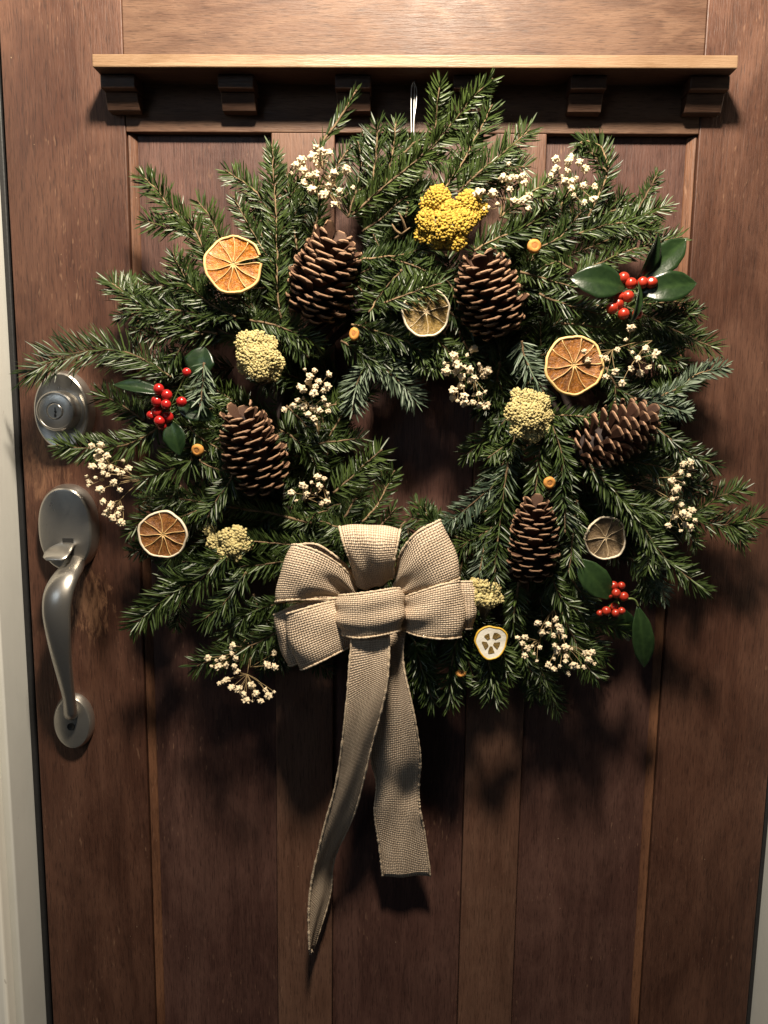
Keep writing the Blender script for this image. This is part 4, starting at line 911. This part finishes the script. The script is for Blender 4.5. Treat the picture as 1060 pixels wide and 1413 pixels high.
# ------------------------------------------------------------------ burlap bow
def burlap():
    k = NT('burlap_weave'); uv = k.n('ShaderNodeUVMap').outputs[0]; tc = k.n('ShaderNodeTexCoord').outputs['Object']
    wob = k.noise(tc, 120, 2, 0.5); sp = k.n('ShaderNodeSeparateXYZ'); k.t.links.new(uv, sp.inputs[0])
    PIT = 0.0026
    u = k.math('ADD', k.math('DIVIDE', sp.outputs[0], PIT), k.math('MULTIPLY', wob, 0.6)); v = k.math('ADD', k.math('DIVIDE', sp.outputs[1], PIT), k.math('MULTIPLY', wob, 0.7))
    a = k.math('ABSOLUTE', k.math('SINE', k.math('MULTIPLY', u, math.pi))); b = k.math('ABSOLUTE', k.math('SINE', k.math('MULTIPLY', v, math.pi)))
    chk = k.math('MODULO', k.math('ADD', k.math('FLOOR', u), k.math('FLOOR', v)), 2.0); chk = k.math('ABSOLUTE', chk)
    ha = k.math('MULTIPLY', a, k.math('ADD', 0.55, k.math('MULTIPLY', b, 0.45))); hb = k.math('MULTIPLY', b, k.math('ADD', 0.55, k.math('MULTIPLY', a, 0.45)))
    mx = k.n('ShaderNodeMix'); k.t.links.new(chk, mx.inputs[0]); k.t.links.new(ha, mx.inputs[2]); k.t.links.new(hb, mx.inputs[3]); h = mx.outputs[0]
    hole = k.math('MULTIPLY', k.math('SUBTRACT', 1.0, a), k.math('SUBTRACT', 1.0, b))
    thr = k.noise(k.n('ShaderNodeCombineXYZ', i_0=k.math('FLOOR', u), i_1=k.math('MULTIPLY', k.math('FLOOR', v), 0.08)).outputs[0], 1.3, 2, 0.6)
    fz = k.noise(tc, 900, 3, 0.6)
    c = k.mix(k.map(0.3, 0.7, thr), (0.56, 0.435, 0.315), (0.74, 0.60, 0.45)); c = k.mix(k.map(0.35, 0.7, fz, 0, 0.35), c, (0.42, 0.315, 0.215))
    c = k.mix(k.map(0.16, 0.5, hole, 0, 0.75), c, (0.15, 0.10, 0.065)); c = k.mix(k.map(0.5, 0.2, h, 0, 0.3), c, (0.24, 0.16, 0.10))
    k.set(Base_Color=c, Roughness=0.92); k.b.inputs['Specular IOR Level'].default_value = 0.15
    k.bump(k.math('ADD', h, k.math('MULTIPLY', fz, 0.25)), 0.9, 0.0011); return k.mat
BURL = burlap()
def cordm():
    k = NT('burlap_edge_cord'); tc = k.n('ShaderNodeTexCoord').outputs['Object']; a = k.noise(tc, 700, 2, 0.5)
    k.set(Base_Color=k.mix(k.map(0.35, 0.65, a), (0.44, 0.335, 0.22), (0.66, 0.53, 0.385)), Roughness=0.9); k.bump(a, 0.9, 0.0012); return k.mat
CORD = cordm()
bow = empty('burlap_bow', tuple(P(512, 845, .10))); tag(bow, 'tan burlap ribbon bow with long trailing tails at the bottom of the wreath', 'bow'); BLoc = np.array(bow.location)
def ribbon(name, secs, puff=0.0045, n=64, seed=0, wav=0.0012, gather=0.0045, wav_f=2.0):
    rs = random.Random(seed); A = catmull([P(*s[0]) for s in secs], n); B = catmull([P(*s[1]) for s in secs], n); na = 16
    cen = (A+B)/2; ln = np.concatenate([[0], np.cumsum(np.linalg.norm(np.diff(cen, axis=0), axis=1))]); wd = 0.063
    tg = np.gradient(cen, axis=0); i0 = int(n*0.28); sgn = -math.copysign(1.0, np.cross(tg[i0], B[i0]-A[i0])[1]); V, UV, Fc = [], [], []; p1, p2 = rs.uniform(0, 6), rs.uniform(0, 6)
    for i in range(n):
        cr = B[i]-A[i]; nn = np.cross(tg[i], cr); nn /= np.linalg.norm(nn)+1e-12; nn = nn*sgn
        short = max(0.0, 1-np.linalg.norm(cr)/wd)           # gathered where the ribbon is pinched
        for j in range(na+1):
            s = j/na; b = 4*s*(1-s)
            p = A[i]+cr*s+nn*(puff*b+wav*math.sin(s*6.0+p1+i*0.11*wav_f)*b+gather*short*math.sin(s*13+p2))
            V.append(p-BLoc); UV.append((s*wd, ln[i]))
    for i in range(n-1):
        for j in range(na): q = i*(na+1)+j; Fc.append((q, q+1, q+na+2, q+na+1))
    o = mesh_obj(name, V, Fc, BURL, bow, uvs=UV); sm = o.modifiers.new('thick', 'SOLIDIFY'); sm.thickness = 0.0009; sm.offset = 0
    for E_ in (0, na):
        pts = np.array([tuple(V[i*(na+1)+E_]) for i in range(n)]); m2 = n*2; pts = catmull(pts, m2)
        v, f = tube(pts, [0.00135*rs.uniform(.65, 1.4) for _ in range(m2)], 6); mesh_obj('edge_cord', v, f, CORD, o)
    return o
ribbon('loop', [((494, 812, .088), (470, 824, .088)), ((472, 783, .110), (440, 823, .104)), ((440, 762, .122), (410, 827, .117)), ((411, 752, .118), (386, 829, .112)), ((405, 753, .104), (382, 831, .098)), ((438, 752, .090), (408, 828, .085)), ((478, 780, .084), (452, 826, .08)), ((497, 808, .08), (482, 822, .08))], seed=1)
ribbon('loop', [((495, 812, .088), (544, 797, .088)), ((485, 780, .106), (543, 780, .110)), ((475, 752, .113), (548, 754, .116)), ((470, 733, .107), (551, 737, .110)), ((469, 728, .094), (552, 732, .094)), ((476, 748, .082), (548, 752, .082)), ((490, 800, .08), (540, 800, .08))], seed=2)
ribbon('loop', [((545, 797, .088), (553, 822, .090)), ((551, 768, .106), (580, 818, .106)), ((572, 738, .118), (606, 809, .116)), ((601, 721, .115), (629, 800, .112)), ((605, 720, .100), (632, 798, .097)), ((575, 740, .086), (606, 805, .085)), ((548, 790, .08), (556, 818, .08))], seed=3)
ribbon('loop', [((470, 828, .084), (485, 880, .082)), ((420, 832, .100), (440, 900, .094)), ((385, 846, .101), (406, 917, .095)), ((382, 848, .088), (402, 916, .084)), ((420, 838, .078), (440, 905, .076)), ((470, 830, .078), (485, 880, .078))], seed=4)
ribbon('loop', [((472, 828, .090), (492, 888, .087)), ((450, 832, .110), (470, 899, .103)), ((420, 840, .120), (440, 914, .112)), ((401, 846, .117), (420, 923, .109)), ((398, 847, .106), (416, 922, .100)), ((425, 838, .096), (440, 908, .090)), ((470, 830, .086), (485, 885, .082))], seed=5)
ribbon('loop', [((560, 825, .082), (560, 865, .082)), ((610, 806, .096), (610, 868, .092)), ((645, 803, .100), (646, 868, .094)), ((649, 804, .090), (649, 866, .086)), ((610, 808, .080), (610, 866, .078)), ((560, 825, .076), (560, 860, .076))], seed=6)
ribbon('loop', [((551, 826, .090), (557, 868, .090)), ((575, 818, .109), (575, 876, .105)), ((605, 808, .117), (605, 881, .113)), ((628, 803, .113), (630, 880, .109)), ((632, 803, .100), (634, 877, .096)), ((600, 812, .090), (600, 872, .086)), ((555, 828, .08), (556, 865, .08))], seed=7)
ribbon('knot', [((474, 823, .088), (476, 867, .088)), ((468, 822, .106), (470, 874, .105)), ((490, 820, .122), (492, 880, .118)), ((520, 816, .126), (522, 877, .121)), ((545, 812, .121), (548, 871, .117)), ((553, 813, .104), (553, 867, .100)), ((548, 815, .088), (548, 865, .088))], seed=8, wav=.0006)
ribbon('tail', [((530, 862, .085), (560, 862, .082)), ((528, 900, .090), (556, 912, .090)), ((522, 970, .084), (570, 980, .086)), ((512, 1039, .064), (580, 1043, .068)), ((520, 1080, .046), (578, 1089, .047)), ((517, 1120, .038), (580, 1120, .041)), ((523, 1166, .027), (586, 1150, .031)), ((528, 1209, .016), (594, 1209, .019))], seed=9, n=72, wav=.002, gather=.0015, puff=0.0)
ribbon('tail', [((492, 862, .094), (535, 862, .094)), ((485, 888, .112), (537, 885, .112)), ((477, 984, .106), (533, 950, .110)), ((465, 1075, .082), (512, 1034, .086)), ((447, 1143, .064), (490, 1120, .054)), ((431, 1211, .048), (462, 1184, .024)), ((426, 1260, .042), (455, 1238, .013)), ((427, 1311, .036), (433, 1309, .014))], seed=10, n=80, wav=.001, gather=0.0, puff=0.0)
g = Geo()
for k in range(7):
    a = P(430+rng.uniform(-2, 2), 1310, .024); v, f = tube([a, a+Vector((rng.uniform(-.003, .004), rng.uniform(-.002, .002), -rng.uniform(.003, .008)))], 0.0004, 4); g.add(np.array(v)-BLoc, f)
g.build('frayed_thread', CORD, bow)
g = Geo(); v, f = tube(catmull([P(553, 875, .085), P(558, 885, .085), P(548, 903, .084), P(536, 914, .083)], 10)-BLoc, 0.0011, 5); g.add(v, f); g.build('tie_wire', CORD, bow)
